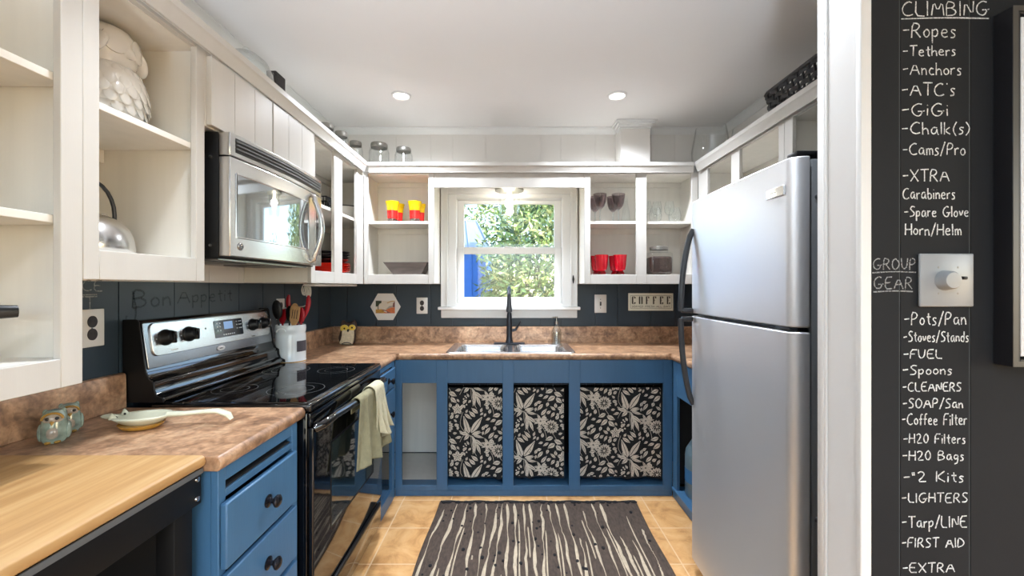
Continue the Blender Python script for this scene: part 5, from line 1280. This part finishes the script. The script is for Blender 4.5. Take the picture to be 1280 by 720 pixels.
def owl_shaker(label, loc, yaw, h, grp):
    t = thing('owl_shaker', label, 'salt shaker', loc, grp); s_ = h/.088
    mb = MB(); mb.lathe([(0, 0), (.022*s_, 0), (.028*s_, .010*s_), (.030*s_, .03*s_), (.027*s_, .05*s_), (.026*s_, .06*s_), (.025*s_, .075*s_), (.017*s_, .086*s_), (0, .089*s_)], (0, 0, 0), seg=28, m='celadon', sx=1, sy=.95)
    mb.ell((0, -.017*s_, .08*s_), .006*s_, .006*s_, .010*s_, 'celadon', 10, 8); mb.ell((0, .017*s_, .08*s_), .006*s_, .006*s_, .010*s_, 'celadon', 10, 8)
    b = mb.build('body', t, (0, 0, 0))
    mb = MB(); mb.ell((.014*s_, 0, .028*s_), .018*s_, .017*s_, .024*s_, 'owlface'); mb.build('belly', t, (0, 0, 0))
    mb = MB(); mb.ell((.015*s_, 0, .066*s_), .014*s_, .021*s_, .015*s_, 'owlface'); mb.tube([(.024*s_, .020*s_*math.cos(q*PI/8), .066*s_+.016*s_*math.sin(q*PI/8)) for q in range(0, 9)], .003*s_, 'owlgold', 6); f_ = mb.build('face', t, (0, 0, 0))
    for sg in (-1, 1): MB().ell((.027*s_, sg*.009*s_, .068*s_), .003*s_, .0045*s_, .0045*s_, 'black', 10, 8).build('eye', f_, (0, 0, 0))
    MB().lathe([(.005*s_, 0), (0, .012*s_)], (.026*s_, 0, .058*s_), (.8, 0, -.6), 8, 'owlgold').build('beak', t, (0, 0, 0))
    for sg in (-1, 1): MB().ell((.022*s_, sg*.009*s_, .004*s_), .010*s_, .007*s_, .0042*s_, 'owlgold', 10, 8).build('foot', t, (0, 0, 0))
    for sg in (-1, 1): MB().ell((-.002*s_, sg*.026*s_, .028*s_), .018*s_, .007*s_, .024*s_, 'celadon', 12, 8).build('wing', t, (0, 0, 0))
    t.rotation_euler = (0, 0, yaw); return t
owl_shaker('celadon glazed owl shaker nearer the butcher block', (-1.270, 1.155, T1+.0005), math.radians(-52), .090, 'owl shakers')
owl_shaker('smaller celadon owl shaker behind, against the backsplash', (-1.318, 1.238, T1+.0005), math.radians(-40), .084, 'owl shakers')
# ---- spoon rest, fox-faced ladle shape
t = thing('spoon_rest', 'cream glazed animal-faced spoon rest on the near countertop', 'spoon rest', (-1.12, 1.28, T1+.0005)); z0 = T1+.0005
hx, hy_ = -1.135, 1.275; dv = Vector((.94, .13, 0)).normalized(); sv = Vector((-dv.y, dv.x, 0))
mb = MB()
def bowlpt(a, b):
    ang = 2*PI*a; r = b; k = 1+.12*math.cos(ang)
    lx, ly = .082*r*math.cos(ang), .052*r*math.sin(ang)*k
    return Vector((hx, hy_, z0+.007+.030*r**2.4))+dv*lx+sv*ly
mb.grid(bowlpt, 32, 10, 'spoonrest')
mb.lathe([(0, 0), (.040, 0), (.050, .007), (.054, .012), (0, .008)], (hx, hy_, z0), seg=24, m='ochre', sx=1.1, sy=.9)
bw = mb.build('bowl', t, solid=.005)
mb = MB(); mb.tube([Vector((hx, hy_, z0+.036))+dv*.074, Vector((hx, hy_, z0+.036))+dv*.12, Vector((hx, hy_, z0+.040))+dv*.18, Vector((hx, hy_, z0+.040))+dv*.215, Vector((hx, hy_, z0+.028))+dv*.245, Vector((hx, hy_, z0+.013))+dv*.255], [.016, .013, .013, .015, .015, .009], 'spoonrest', 12, flat=.55, up=sv); mb.build('handle', t)
mb = MB(); P0 = Vector((hx, hy_, z0+.034))-dv*.062
mb.ell(P0-dv*.026+Vector((0, 0, .002)), .026, .012, .008, 'spoonrest', 14, 8)
for sg in (-1, 1): mb.lathe([(.011, 0), (.006, .010), (0, .020)], P0+sv*sg*.024+Vector((0, 0, .0)), (-.15, 0, 1), 10, 'spoonrest')
fc = mb.build('face', t)
for sg in (-1, 1): MB().ell(P0+sv*sg*.017+dv*.004+Vector((0, 0, .003)), .0035, .0035, .0035, 'black', 10, 8).build('eye', fc)

# ---- near wall cabinets: pan, pitcher, owl jar, kettle
t = thing('saucepan', 'black-handled pan on the bottom shelf of the far left cabinet', 'pan', (-1.215, .70, 1.1785))
MB().lathe([(0, 0), (.095, 0), (.10, .004), (.10, .10), (.103, .103), (.097, .103), (.095, .006), (0, .006)], (-1.215, .70, 1.1785), seg=32, m='chrome').build('pot', t)
MB().tube([(-1.165, .79, 1.272), (-1.13, .825, 1.285), (-1.09, .875, 1.292), (-1.075, .905, 1.292)], [.010, .013, .015, .013], 'blackplastic', 10, flat=.6, up=(0, 0, 1)).build('handle', t)
t = thing('pitcher', 'pale pitcher with loop handle on the middle shelf of far left cabinet', 'pitcher', (-1.22, .70, 1.5125))
MB().lathe([(0, 0), (.06, 0), (.07, .02), (.075, .10), (.065, .17), (.06, .20), (.064, .215), (.058, .214), (.055, .19), (.06, .03), (0, .01)], (-1.22, .70, 1.5125), seg=32, m='lid').build('body', t)
MB().tube([(-1.18, .755, 1.69), (-1.155, .79, 1.70), (-1.14, .81, 1.66), (-1.15, .79, 1.60), (-1.175, .76, 1.58)], .009, 'lid', 10).build('handle', t)
ox, oy, oz = -1.232, 1.262, 1.8225
t = thing('owl_jar', 'white ceramic owl jar with feathered body on the upper shelf', 'jar', (ox, oy, oz))
mb = MB(); mb.lathe([(0, 0), (.062, 0), (.070, .008), (.092, .06), (.100, .10), (.094, .145), (.080, .175), (.070, .185), (0, .19)], (ox, oy, oz), seg=36, m='ceramic')
for ring_ in range(6):      # rows of overlapping feather scales
    z = .035+ring_*.024; rr = [.080, .091, .0975, .099, .094, .085][ring_]; n = 18
    for i in range(n):
        a = 2*PI*(i+.5*(ring_ % 2))/n; rot = Matrix.Rotation(a, 3, 'Z') @ Matrix.Rotation(math.radians(-14), 3, 'Y')
        mb.ell((ox+rr*math.cos(a), oy+rr*math.sin(a), oz+z), .0035, .016, .024, 'ceramic', 10, 6, rot)
mb.build('body', t)
mb = MB(); mb.lathe([(0, .188), (.066, .188), (.075, .205), (.082, .24), (.078, .275), (.060, .298), (.03, .306), (0, .307)], (ox, oy, oz), seg=36, m='ceramic', sx=.9)
for sg in (-1, 1):
    mb.lathe([(.022, 0), (.012, .02), (0, .032)], (ox+.01, oy+sg*.05, oz+.272), (.1, sg*.3, 1), 12, 'ceramic'); mb.lathe([(0, 0), (.034, 0), (.034, .005), (.026, .008), (.010, .010), (0, .013)], (ox+.060, oy+sg*.034, oz+.248), (.9, sg*.35, .05), 20, 'ceramic')
    mb.ell((ox+.035, oy+sg*.064, oz+.235), .030, .018, .046, 'ceramic', 14, 10, Matrix.Rotation(sg*.5, 3, 'X'))
mb.lathe([(.016, 0), (.009, .014), (0, .03)], (ox+.072, oy, oz+.226), (.75, 0, -.6), 10, 'ceramic'); mb.build('head_lid', t)
kx, ky, kz = -1.245, 1.225, 1.4385
t = thing('kettle', 'brushed steel kettle with arched handle on the lower shelf', 'kettle', (kx, ky, kz))
MB().lathe([(0, 0), (.097, 0), (.102, .006), (.103, .03), (.098, .06), (.086, .085), (.066, .105), (.045, .116), (0, .12)], (kx, ky, kz), seg=40, m='steel').build('body', t)
MB().lathe([(0, .118), (.042, .117), (.038, .124), (.010, .128), (.007, .138), (.013, .145), (.011, .155), (0, .157)], (kx, ky, kz), seg=24, m='chrome').build('lid', t)
MB().tube([(kx, ky-.078, kz+.098)]+[(kx, ky+.078*math.cos(math.radians(q)), kz+.13+.095*math.sin(math.radians(q))) for q in range(180, -1, -15)]+[(kx, ky+.078, kz+.098)], .0055, 'greyplastic', 10, flat=1.0).build('handle', t)
MB().lathe([(.018, 0), (.014, .03), (.011, .055), (.008, .055)], (kx+.06, ky-.06, kz+.075), (.55, -.5, .65), 14, 'steel').build('spout', t)

# ---- corner cabinet: plates, rack, bowl
def plate(label, loc, r, m, grp):
    return tag(MB().lathe([(0, 0), (r*.6, 0), (r*.64, .003), (r*.96, .012), (r, .0145), (r*.97, .0155), (r*.62, .007), (0, .006)], loc, seg=36, m=m).build('plate', None, loc), label, 'plate', grp)
px, py_ = -1.205, 2.75
o = ['lowest', 'second lowest', 'middle', 'second highest', 'topmost']
for k in range(5): plate('red plate in the corner cabinet stack, %s of the five red ones' % o[k], (px, py_, 1.4305+k*.0125), .132, 'redplate', 'red plates')
zt = 1.4305+5*.0125+.004
for k in range(4):
    tag(MB().lathe([(0, 0), (.07, 0), (.08, .003), (.122, .022), (.126, .026), (.122, .027), (.078, .009), (0, .007)], (px, py_, zt+k*.0165), seg=36, m='blackplate').build('plate', None, (px, py_, zt+k*.0165)), 'black plate stacked over the red ones, %s of the four' % ['lowest', 'second', 'third', 'topmost'][k], 'plate', 'black plates')
t = thing('wire_basket', 'small black lattice basket on the middle shelf of the corner cabinet', 'basket', (-1.21, 2.605, SH+.0005))
mb = MB(); bx0, bx1, by0, by1 = -1.29, -1.13, 2.53, 2.68
for k in range(4):
    z = SH+.004+k*.028; mb.tube([(bx0, by0, z), (bx1, by0, z), (bx1, by1, z), (bx0, by1, z)], .0035, 'blackmetal', 6, closed=True)
n = 9
for i in range(n+1):
    f = i/n
    for (x, y) in ((bx0+(bx1-bx0)*f, by0), (bx0+(bx1-bx0)*f, by1), (bx0, by0+(by1-by0)*f), (bx1, by0+(by1-by0)*f)): mb.tube([(x, y, SH+.003), (x, y, SH+.09)], .003, 'blackmetal', 5)
mb.build('lattice', t); MB().box(bx0, bx1, by0, by1, SH+.001, SH+.003, 'blackmetal').build('base', t)
t = thing('mixing_bowl', 'white bowl with black rim on the middle shelf of the corner cabinet', 'bowl', (-1.19, 2.985, SH+.0005))
MB().lathe([(0, 0), (.06, 0), (.075, .01), (.105, .06), (.115, .10), (.111, .10), (.10, .06), (.07, .014), (0, .008)], (-1.19, 2.985, SH+.0005), seg=36, m='bowlwhite').build('bowl', t)
MB().lathe([(.1155, .097), (.117, .102), (.113, .106), (.109, .102), (.1105, .098)], (-1.19, 2.985, SH+.0005), seg=36, m='blackplate').build('rim', t)

# ---- tumblers and trough left of the window
def tumbler(label, loc):
    t = thing('tumbler', label, 'glass', loc, 'red and yellow tumblers')
    x, y, z = loc
    MB().lathe([(0, 0), (.032, 0), (.034, .004), (.034, .026), (0, .024)], loc, seg=24, m='greyglass').build('foot', t)
    MB().lathe([(.0345, .026), (.037, .07), (.038, .085), (0, .085), (0, .027)], loc, seg=24, m='redmid').build('red_band', t)
    MB().lathe([(.0382, .0852), (.041, .11), (.048, .142), (.050, .150), (.047, .150), (.039, .11), (.036, .0852)], loc, seg=24, m='yellow').build('yellow_rim', t)
    return t
tb = tumbler('red and yellow tumbler in front on the left of the four', (-.862, 3.0, SH+.0005))
dup(tb, (-.850, 3.095, SH+.0005), 'red and yellow tumbler half hidden behind the front left one'); dup(tb, (-.701, 3.0, SH+.0005), 'red and yellow tumbler in front on the right, nearest the window'); dup(tb, (-.690, 3.095, SH+.0005), 'red and yellow tumbler tucked behind the front right one')
t = MB(); tz = 1.4305; A = [(-.845, 2.955), (-.645, 2.955), (-.645, 3.10), (-.845, 3.10)]; B = [(-.915, 2.945), (-.598, 2.945), (-.598, 3.12), (-.915, 3.12)]
for (P, Q, za, zb_, ins) in ((A, B, tz, tz+.088, 0), ):
    a = [t.bm.verts.new((x, y, za)) for x, y in P]; b = [t.bm.verts.new((x, y, zb_)) for x, y in Q]
    c_ = [t.bm.verts.new((x+(.018 if i in (0, 3) else -.018), y+(.014 if i < 2 else -.014), zb_)) for i, (x, y) in enumerate(Q)]; d_ = [t.bm.verts.new((x+(.018 if i in (0, 3) else -.018), y+(.014 if i < 2 else -.014), za+.014)) for i, (x, y) in enumerate(P)]
    t.face(a[::-1], 'troughwood'); t.face(d_, 'troughwood')
    for i in range(4):
        j = (i+1) % 4; t.face([a[i], a[j], b[j], b[i]], 'troughwood'); t.face([b[i], b[j], c_[j], c_[i]], 'troughwood'); t.face([c_[i], c_[j], d_[j], d_[i]], 'troughwood')
tag(t.build('wooden_trough', None, (-.755, 3.03, tz), bevel=.002), 'grey weathered wooden trough on the bottom shelf left of the window', 'trough')

# ---- goblets, cups, stemware, jar right of the window
def goblet(label, loc):
    t = thing('goblet', label, 'wine glass', loc, 'smoky goblets')
    MB().lathe([(0, .095), (.012, .097), (.030, .115), (.040, .145), (.046, .185), (.0475, .205), (.045, .205), (.038, .147), (.028, .119), (0, .104)], loc, seg=28, m='smoke').build('bowl', t)
    MB().lathe([(0, 0), (.034, 0), (.034, .002), (.01, .006), (.005, .012), (.0045, .07), (.006, .085), (.010, .094), (0, .094)], loc, seg=20, m='cutglass').build('stem', t)
    return t
gb = goblet('smoky goblet in front on the left, on the shelf right of the window', (.634, 3.0, SH+.0005))
dup(gb, (.618, 3.098, SH+.0005), 'smoky goblet behind and left of the front left one'); dup(gb, (.767, 3.0, SH+.0005), 'smoky goblet in front, third from the left on its shelf'); dup(gb, (.752, 3.098, SH+.0005), 'smoky goblet behind and left of the front right one')
t = thing('decanter', 'slim clear decanter with ball stopper beside the smoky goblets', 'decanter', (.848, 3.10, SH+.0005)); dl = (.848, 3.10, SH+.0005)
MB().lathe([(0, 0), (.034, 0), (.036, .01), (.026, .10), (.014, .165), (.012, .185), (.017, .19), (.015, .192), (.009, .18), (.022, .10), (.031, .012), (0, .006)], dl, seg=24, m='glass').build('bottle', t)
MB().ell((dl[0], dl[1], dl[2]+.208), .017, .017, .016, 'glass', 16, 10).build('stopper', t)
def cup(label, loc):
    t = thing('red_cup', label, 'cup', loc, 'red glass cups')
    MB().lathe([(.022, .026), (.036, .036), (.043, .07), (.046, .110), (.049, .142), (.045, .142), (.041, .07), (.030, .040), (0, .034)], loc, seg=28, m='redglass').build('bowl', t)
    MB().lathe([(0, 0), (.031, 0), (.033, .004), (.029, .018), (.024, .026), (0, .028)], loc, seg=24, m='redclear').build('foot', t)
    return t
cp_ = cup('red glass cup in front on the left, bottom shelf right of the window', (.646, 3.0, 1.4305))
dup(cp_, (.634, 3.100, 1.4305), 'red glass cup behind the front left one'); dup(cp_, (.779, 3.0, 1.4305), 'red glass cup in front on the right of the four'); dup(cp_, (.770, 3.100, 1.4305), 'red glass cup behind the front right one')
def stemless(label, loc):
    t = tag(MB().lathe([(0, 0), (.024, 0), (.040, .018), (.044, .045), (.036, .085), (.030, .105), (.028, .104), (.034, .084), (.042, .045), (.038, .020), (.022, .004), (0, .004)], loc, seg=28, m='glass').build('stemless_glass', None, loc), label, 'wine glass', 'clear stemless glasses'); return t
stemless('clear stemless glass in front on the left, shelf by the right corner', (1.030, 2.99, SH+.0005)); stemless('clear stemless glass in front on the right, shelf by the right corner', (1.170, 2.99, SH+.0005))
def wine(label, loc):
    t = thing('wine_glass', label, 'wine glass', loc, 'clear wine glasses')
    MB().lathe([(0, .07), (.02, .075), (.034, .10), (.036, .13), (.027, .178), (.026, .177), (.034, .13), (.032, .102), (.018, .079), (0, .075)], loc, seg=28, m='glass').build('bowl', t)
    MB().lathe([(0, 0), (.032, 0), (.032, .002), (.006, .006), (.004, .02), (.005, .069), (0, .069)], loc, seg=20, m='glass').build('stem', t); return t
wg = wine('clear wine glass behind the left stemless glass', (1.000, 3.09, SH+.0005)); dup(wg, (1.090, 3.13, SH+.0005), 'clear wine glass in the back row, second from the left'); dup(wg, (1.180, 3.12, SH+.0005), 'clear wine glass in the back row, nearest the right corner')
t = thing('coffee_jar', 'square glass jar of coffee beans with metal lid on the bottom shelf', 'jar', (1.06, 3.0, 1.4305)); jx, jy, jz = 1.062, 3.01, 1.4305
MB().rbox(jx-.077, jx+.077, jy-.065, jy+.065, jz+.004, jz+.130, 'coffee', .018, 3).build('coffee_beans', t)
mb = MB(); mb.rbox(jx-.083, jx+.083, jy-.071, jy+.071, jz+.0005, jz+.162, 'glass', .026, 4); mb.lathe([(.062, .158), (.060, .185)], (jx, jy, jz), seg=28, m='glass'); mb.build('glass_jar', t)
MB().lathe([(.064, .178), (.065, .198), (.061, .202), (0, .202)], (jx, jy, jz), seg=32, m='lid').build('lid', t)

# ---- on top of the cabinets
TOPZ = 2.1505
def jar(label, loc, r, h):
    t = thing('glass_jar', label, 'jar', loc, 'lidded glass jars on top of the cabinets')
    MB().lathe([(0, 0), (r*.94, 0), (r, .006), (r, h*.72), (r*.92, h*.82), (r*.78, h*.87), (r*.78, h*.90), (r*.74, h*.90), (r*.74, h*.86), (r*.95, h*.72), (r*.95, .010), (0, .008)], loc, seg=32, m='glass').build('jar_body', t)
    MB().lathe([(r*.80, h*.86), (r*.83, h*.88), (r*.83, h*.965), (r*.78, h), (0, h)], loc, seg=32, m='lid').build('lid', t); return t
jar('largest lidded glass jar on the back cabinets, left of the two above the tumblers', (-.968, 3.03, TOPZ), .072, .234)
jar('smaller lidded glass jar on the back cabinets, right of the two above the tumblers', (-.792, 3.04, TOPZ), .064, .205)
jar('lidded glass jar in the corner on top of the left cabinets', (-1.122, 2.985, TOPZ), .050, .232)
jar('lidded glass jar on the left cabinets, just before the corner jar', (-1.150, 2.80, TOPZ), .050, .232)
jar('lidded glass jar on the left cabinets, farthest from the corner', (-1.185, 2.66, TOPZ), .052, .232)
t = thing('glass_dome', 'clear glass dome bowl on top of the left cabinets above the microwave', 'bowl', (-1.17, 1.83, TOPZ))
MB().lathe([(.112, 0), (.112, .09), (.105, .14), (.085, .185), (.05, .215), (.015, .225), (0, .226)], (-1.17, 1.83, TOPZ), seg=36, m='cutglass').build('dome', t)
for q in (.05, .10, .15): MB().lathe([(.1125 if q < .1 else .103, q), (.115 if q < .1 else .106, q+.004), (.1125 if q < .1 else .103, q+.008)], (-1.17, 1.83, TOPZ), seg=36, m='glass').build('band', t)
MB().ell((-1.17, 1.83, TOPZ+.236), .014, .014, .012, 'glass', 14, 8).build('knob', t)
tag(MB().rbox(-1.182, -1.135, 2.0, 2.085, TOPZ, TOPZ+.234, 'darkblock', .003).build('stone_block', None, (-1.16, 2.04, TOPZ)), 'tall speckled charcoal block on top of the left cabinets', 'block')
mb = MB(); mb.lathe([(0, .004), (.06, 0), (.10, .03), (.125, .09), (.128, .15), (.112, .24), (.100, .312), (.097, .312), (.108, .24), (.124, .15), (.121, .09), (.097, .034), (.058, .006), (0, .010)], (1.40, 2.93, TOPZ), seg=40, m='glass')
tag(mb.build('glass_vase', None, (1.40, 2.93, TOPZ)), 'large clear glass bowl vase on top of the right corner cabinet', 'vase')
mb = MB(); mb.lathe([(0, .004), (.04, 0), (.07, .03), (.085, .08), (.07, .17), (.062, .22), (.059, .22), (.067, .17), (.081, .08), (.066, .034), (.038, .006), (0, .010)], (1.50, 2.70, TOPZ), seg=36, m='glass')
tag(mb.build('glass_vase', None, (1.50, 2.70, TOPZ)), 'smaller clear glass vase behind the large one on the right cabinets', 'vase')
# woven basket: staves and weavers
t = thing('wicker_basket', 'black woven basket on top of the right cabinets above the fridge', 'basket', (1.46, 1.82, TOPZ))
bx0, bx1, by0, by1, bh = 1.345, 1.60, 1.47, 2.150, .200
def bpt(s_, z):     # point on the flared wall, s_ runs round the rectangle
    f = z/bh; fl = .030*f; x0, x1, y0, y1 = bx0-fl*.5, bx1+fl*.5, by0-fl*1.3, by1+fl*1.3; P = [(x0, y0), (x1, y0), (x1, y1), (x0, y1)]
    L = [x1-x0, y1-y0, x1-x0, y1-y0]; d = s_*sum(L)
    for k in range(4):
        if d <= L[k] or k == 3:
            a, b = P[k], P[(k+1) % 4]; q = min(1, d/L[k]); return Vector((a[0]+(b[0]-a[0])*q, a[1]+(b[1]-a[1])*q, TOPZ+z))
        d -= L[k]
mb = MB(); NS = 56; nw = 7
for k in range(nw):
    z = .014+k*(bh-.028)/(nw-1)*1.0; pts = []
    for i in range(NS*2):
        p = bpt(i/(NS*2), z); q = bpt(min(.9999, (i+.5)/(NS*2)), z); c_ = Vector(((bx0+bx1)/2, (by0+by1)/2, p.z)); n_ = (p-c_); n_.z = 0; n_ = Vector((math.copysign(1, n_.x), 0, 0)) if abs(n_.x)/(bx1-bx0) > abs(n_.y)/(by1-by0) else Vector((0, math.copysign(1, n_.y), 0))
        pts.append(p+n_*.005*(1 if (i//2+k) % 2 else -1))
    mb.tube(pts, .0125, 'wicker', 6, closed=True, flat=.35, up=(0, 0, 1))
mb.build('weave', t)
mb = MB()
for i in range(NS):
    p, q = bpt((i+.25)/NS, .008), bpt((i+.25)/NS, bh); mb.tube([p, q], .006, 'wicker', 5)
mb.box(bx0, bx1, by0, by1, TOPZ, TOPZ+.008, 'wicker'); mb.build('stave', t)
mb = MB(); mb.tube([bpt(i/60, bh) for i in range(60)], .011, 'wicker', 8, closed=True, up=(0, 0, 1)); mb.build('rim', t)

# ================================================================== OUTSIDE
struct(MB().box(-14, 14, 3.6, 30, -.6, -.5, 'grass'), 'ground')
t = thing('shed', 'blue board shed with pale metal roof outside at left of window', 'shed', (-1.9, 9.2, -.5))
mb = MB(); mb.box(-3.4, -.50, 8.0, 10.4, -.5, 2.06, 'shedblue')
for i in range(15): mb.box(-3.4+i*.2, -3.4+i*.2+.03, 7.985, 8.0, -.5, 2.06, 'shedblue')
for i in range(12): mb.box(-.5, -.485, 8.0+i*.2, 8.03+i*.2, -.5, 2.06, 'shedblue')
mb.build('walls', t)
mb = MB(); E = [(-3.55, 7.85), (-.42, 7.85), (-.42, 10.55), (-3.55, 10.55)]; rz0, rz1 = 2.06, 2.78
a = [Vector((x, y, rz0)) for x, y in E]; r1, r2 = Vector((-2.7, 9.2, rz1)), Vector((-.78, 9.2, rz1))
for q in ([a[0], a[1], r2, r1], [a[1], a[2], r2], [a[2], a[3], r1, r2], [a[3], a[0], r1]): mb.poly(q, 'shedroof')
mb.poly([p for p in a[::-1]], 'shedroof')
rf = mb.build('roof', t)
mb = MB()
for i in range(9):
    s_ = i/8; p, q = a[0].lerp(a[1], s_), r1.lerp(r2, s_); mb.tube([p+Vector((0, 0, .012)), q+Vector((0, 0, .012))], .014, 'shedroof', 5)
mb.tube([r1, r2], .03, 'shedroof', 6); mb.build('roof_seam', rf)
def bush(label, c, rx, ry, rz, n, L, mats, grp):
    t = thing('bush', label, 'bush', (c[0], c[1], -.5), grp); mb = MB()
    for i in range(n):
        while True:
            d = Vector((R.gauss(0, 1), R.gauss(0, 1), R.gauss(0, 1)))
            if d.length > .1: d.normalize(); break
        k = R.uniform(.62, 1.04)+.06*math.sin(d.x*9+d.z*11); p = Vector((c[0]+d.x*rx*k, c[1]+d.y*ry*k, c[2]+d.z*rz*k))
        ax = (d*.6+Vector((R.uniform(-1, 1), R.uniform(-1, 1), R.uniform(-1.2, .6)))).normalized(); sd = ax.cross(Vector((R.uniform(-1, 1), R.uniform(-1, 1), R.uniform(-1, 1)))).normalized()
        l, wd = L*R.uniform(.7, 1.3), L*R.uniform(.13, .20); nn = ax.cross(sd)
        m = R.choices(mats, (5, 3, 3))[0]
        v = [mb.bm.verts.new(q) for q in (p, p+ax*l*.45+sd*wd+nn*wd*.3, p+ax*l-nn*l*.12, p+ax*l*.45-sd*wd+nn*wd*.3)]
        w_ = mb.bm.verts.new(p+ax*l*.5); mb.face([v[0], v[1], w_], m); mb.face([v[1], v[2], w_], m); mb.face([v[2], v[3], w_], m); mb.face([v[3], v[0], w_], m)
    mb.build('foliage', t)
    mb = MB()
    for i in range(9):
        a = 2*PI*i/9; mb.tube([(c[0]+.1*math.cos(a), c[1]+.1*math.sin(a), -.5), (c[0]+rx*.3*math.cos(a), c[1]+ry*.3*math.sin(a), c[2]-.2*rz), (c[0]+rx*.6*math.cos(a), c[1]+ry*.6*math.sin(a), c[2]+.4*rz)], [.04, .025, .01], 'bark', 6)
    mb.build('branches', t); return t
LM = ['leafa', 'leafb', 'leafc']
bush('big leafy evergreen bush right outside the window', (.74, 7.2, 1.35), 1.28, .8, 2.0, 11000, .15, LM, 'garden bushes')
bush('leafy bush farther right, partly behind the big one', (3.4, 7.6, .9), 1.1, .8, 1.4, 2200, .15, LM, 'garden bushes')
bush('tall leafy hedge behind the shed and the big bush', (.1, 12.2, 1.9), 3.6, .8, 2.6, 6500, .24, LM, 'garden bushes')
for k, (x, y, h, lb) in enumerate(((-2.6, 15, 6.5, 'bare grey tree behind the shed'), (.2, 16.5, 7.5, 'bare grey tree straight behind the bush'), (2.6, 15, 6.5, 'bare grey tree behind the right of the bush'), (5.4, 16.5, 7, 'bare grey tree farthest right in the garden'))):
    t = thing('bare_tree', lb, 'tree', (x, y, -.5), 'bare trees'); mb = MB()
    mb.tube([(x, y, -.5), (x+.1, y, h*.3), (x-.05, y+.1, h*.65), (x+.1, y, h)], [.16, .12, .07, .02], 'bark', 8); mb.build('trunk', t)
    mb = MB()
    for i in range(34):
        z = R.uniform(.8, h*.95); a = R.uniform(0, 2*PI); l = R.uniform(.6, 1.8)*(1.1-z/h*.5); b0 = Vector((x+.03, y, z)); b1 = b0+Vector((math.cos(a)*l*.5, math.sin(a)*l*.5, l*.35)); b2 = b1+Vector((math.cos(a+.4)*l*.5, math.sin(a+.4)*l*.5, l*.5))
        mb.tube([b0, b1, b2], [.035, .022, .006], 'bark', 5)
        for q in range(3): e = b1.lerp(b2, .3*q+.1); mb.tube([e, e+Vector((R.uniform(-.4, .4), R.uniform(-.4, .4), R.uniform(.1, .5)))], [.01, .004], 'bark', 4)
    mb.build('branches', t)
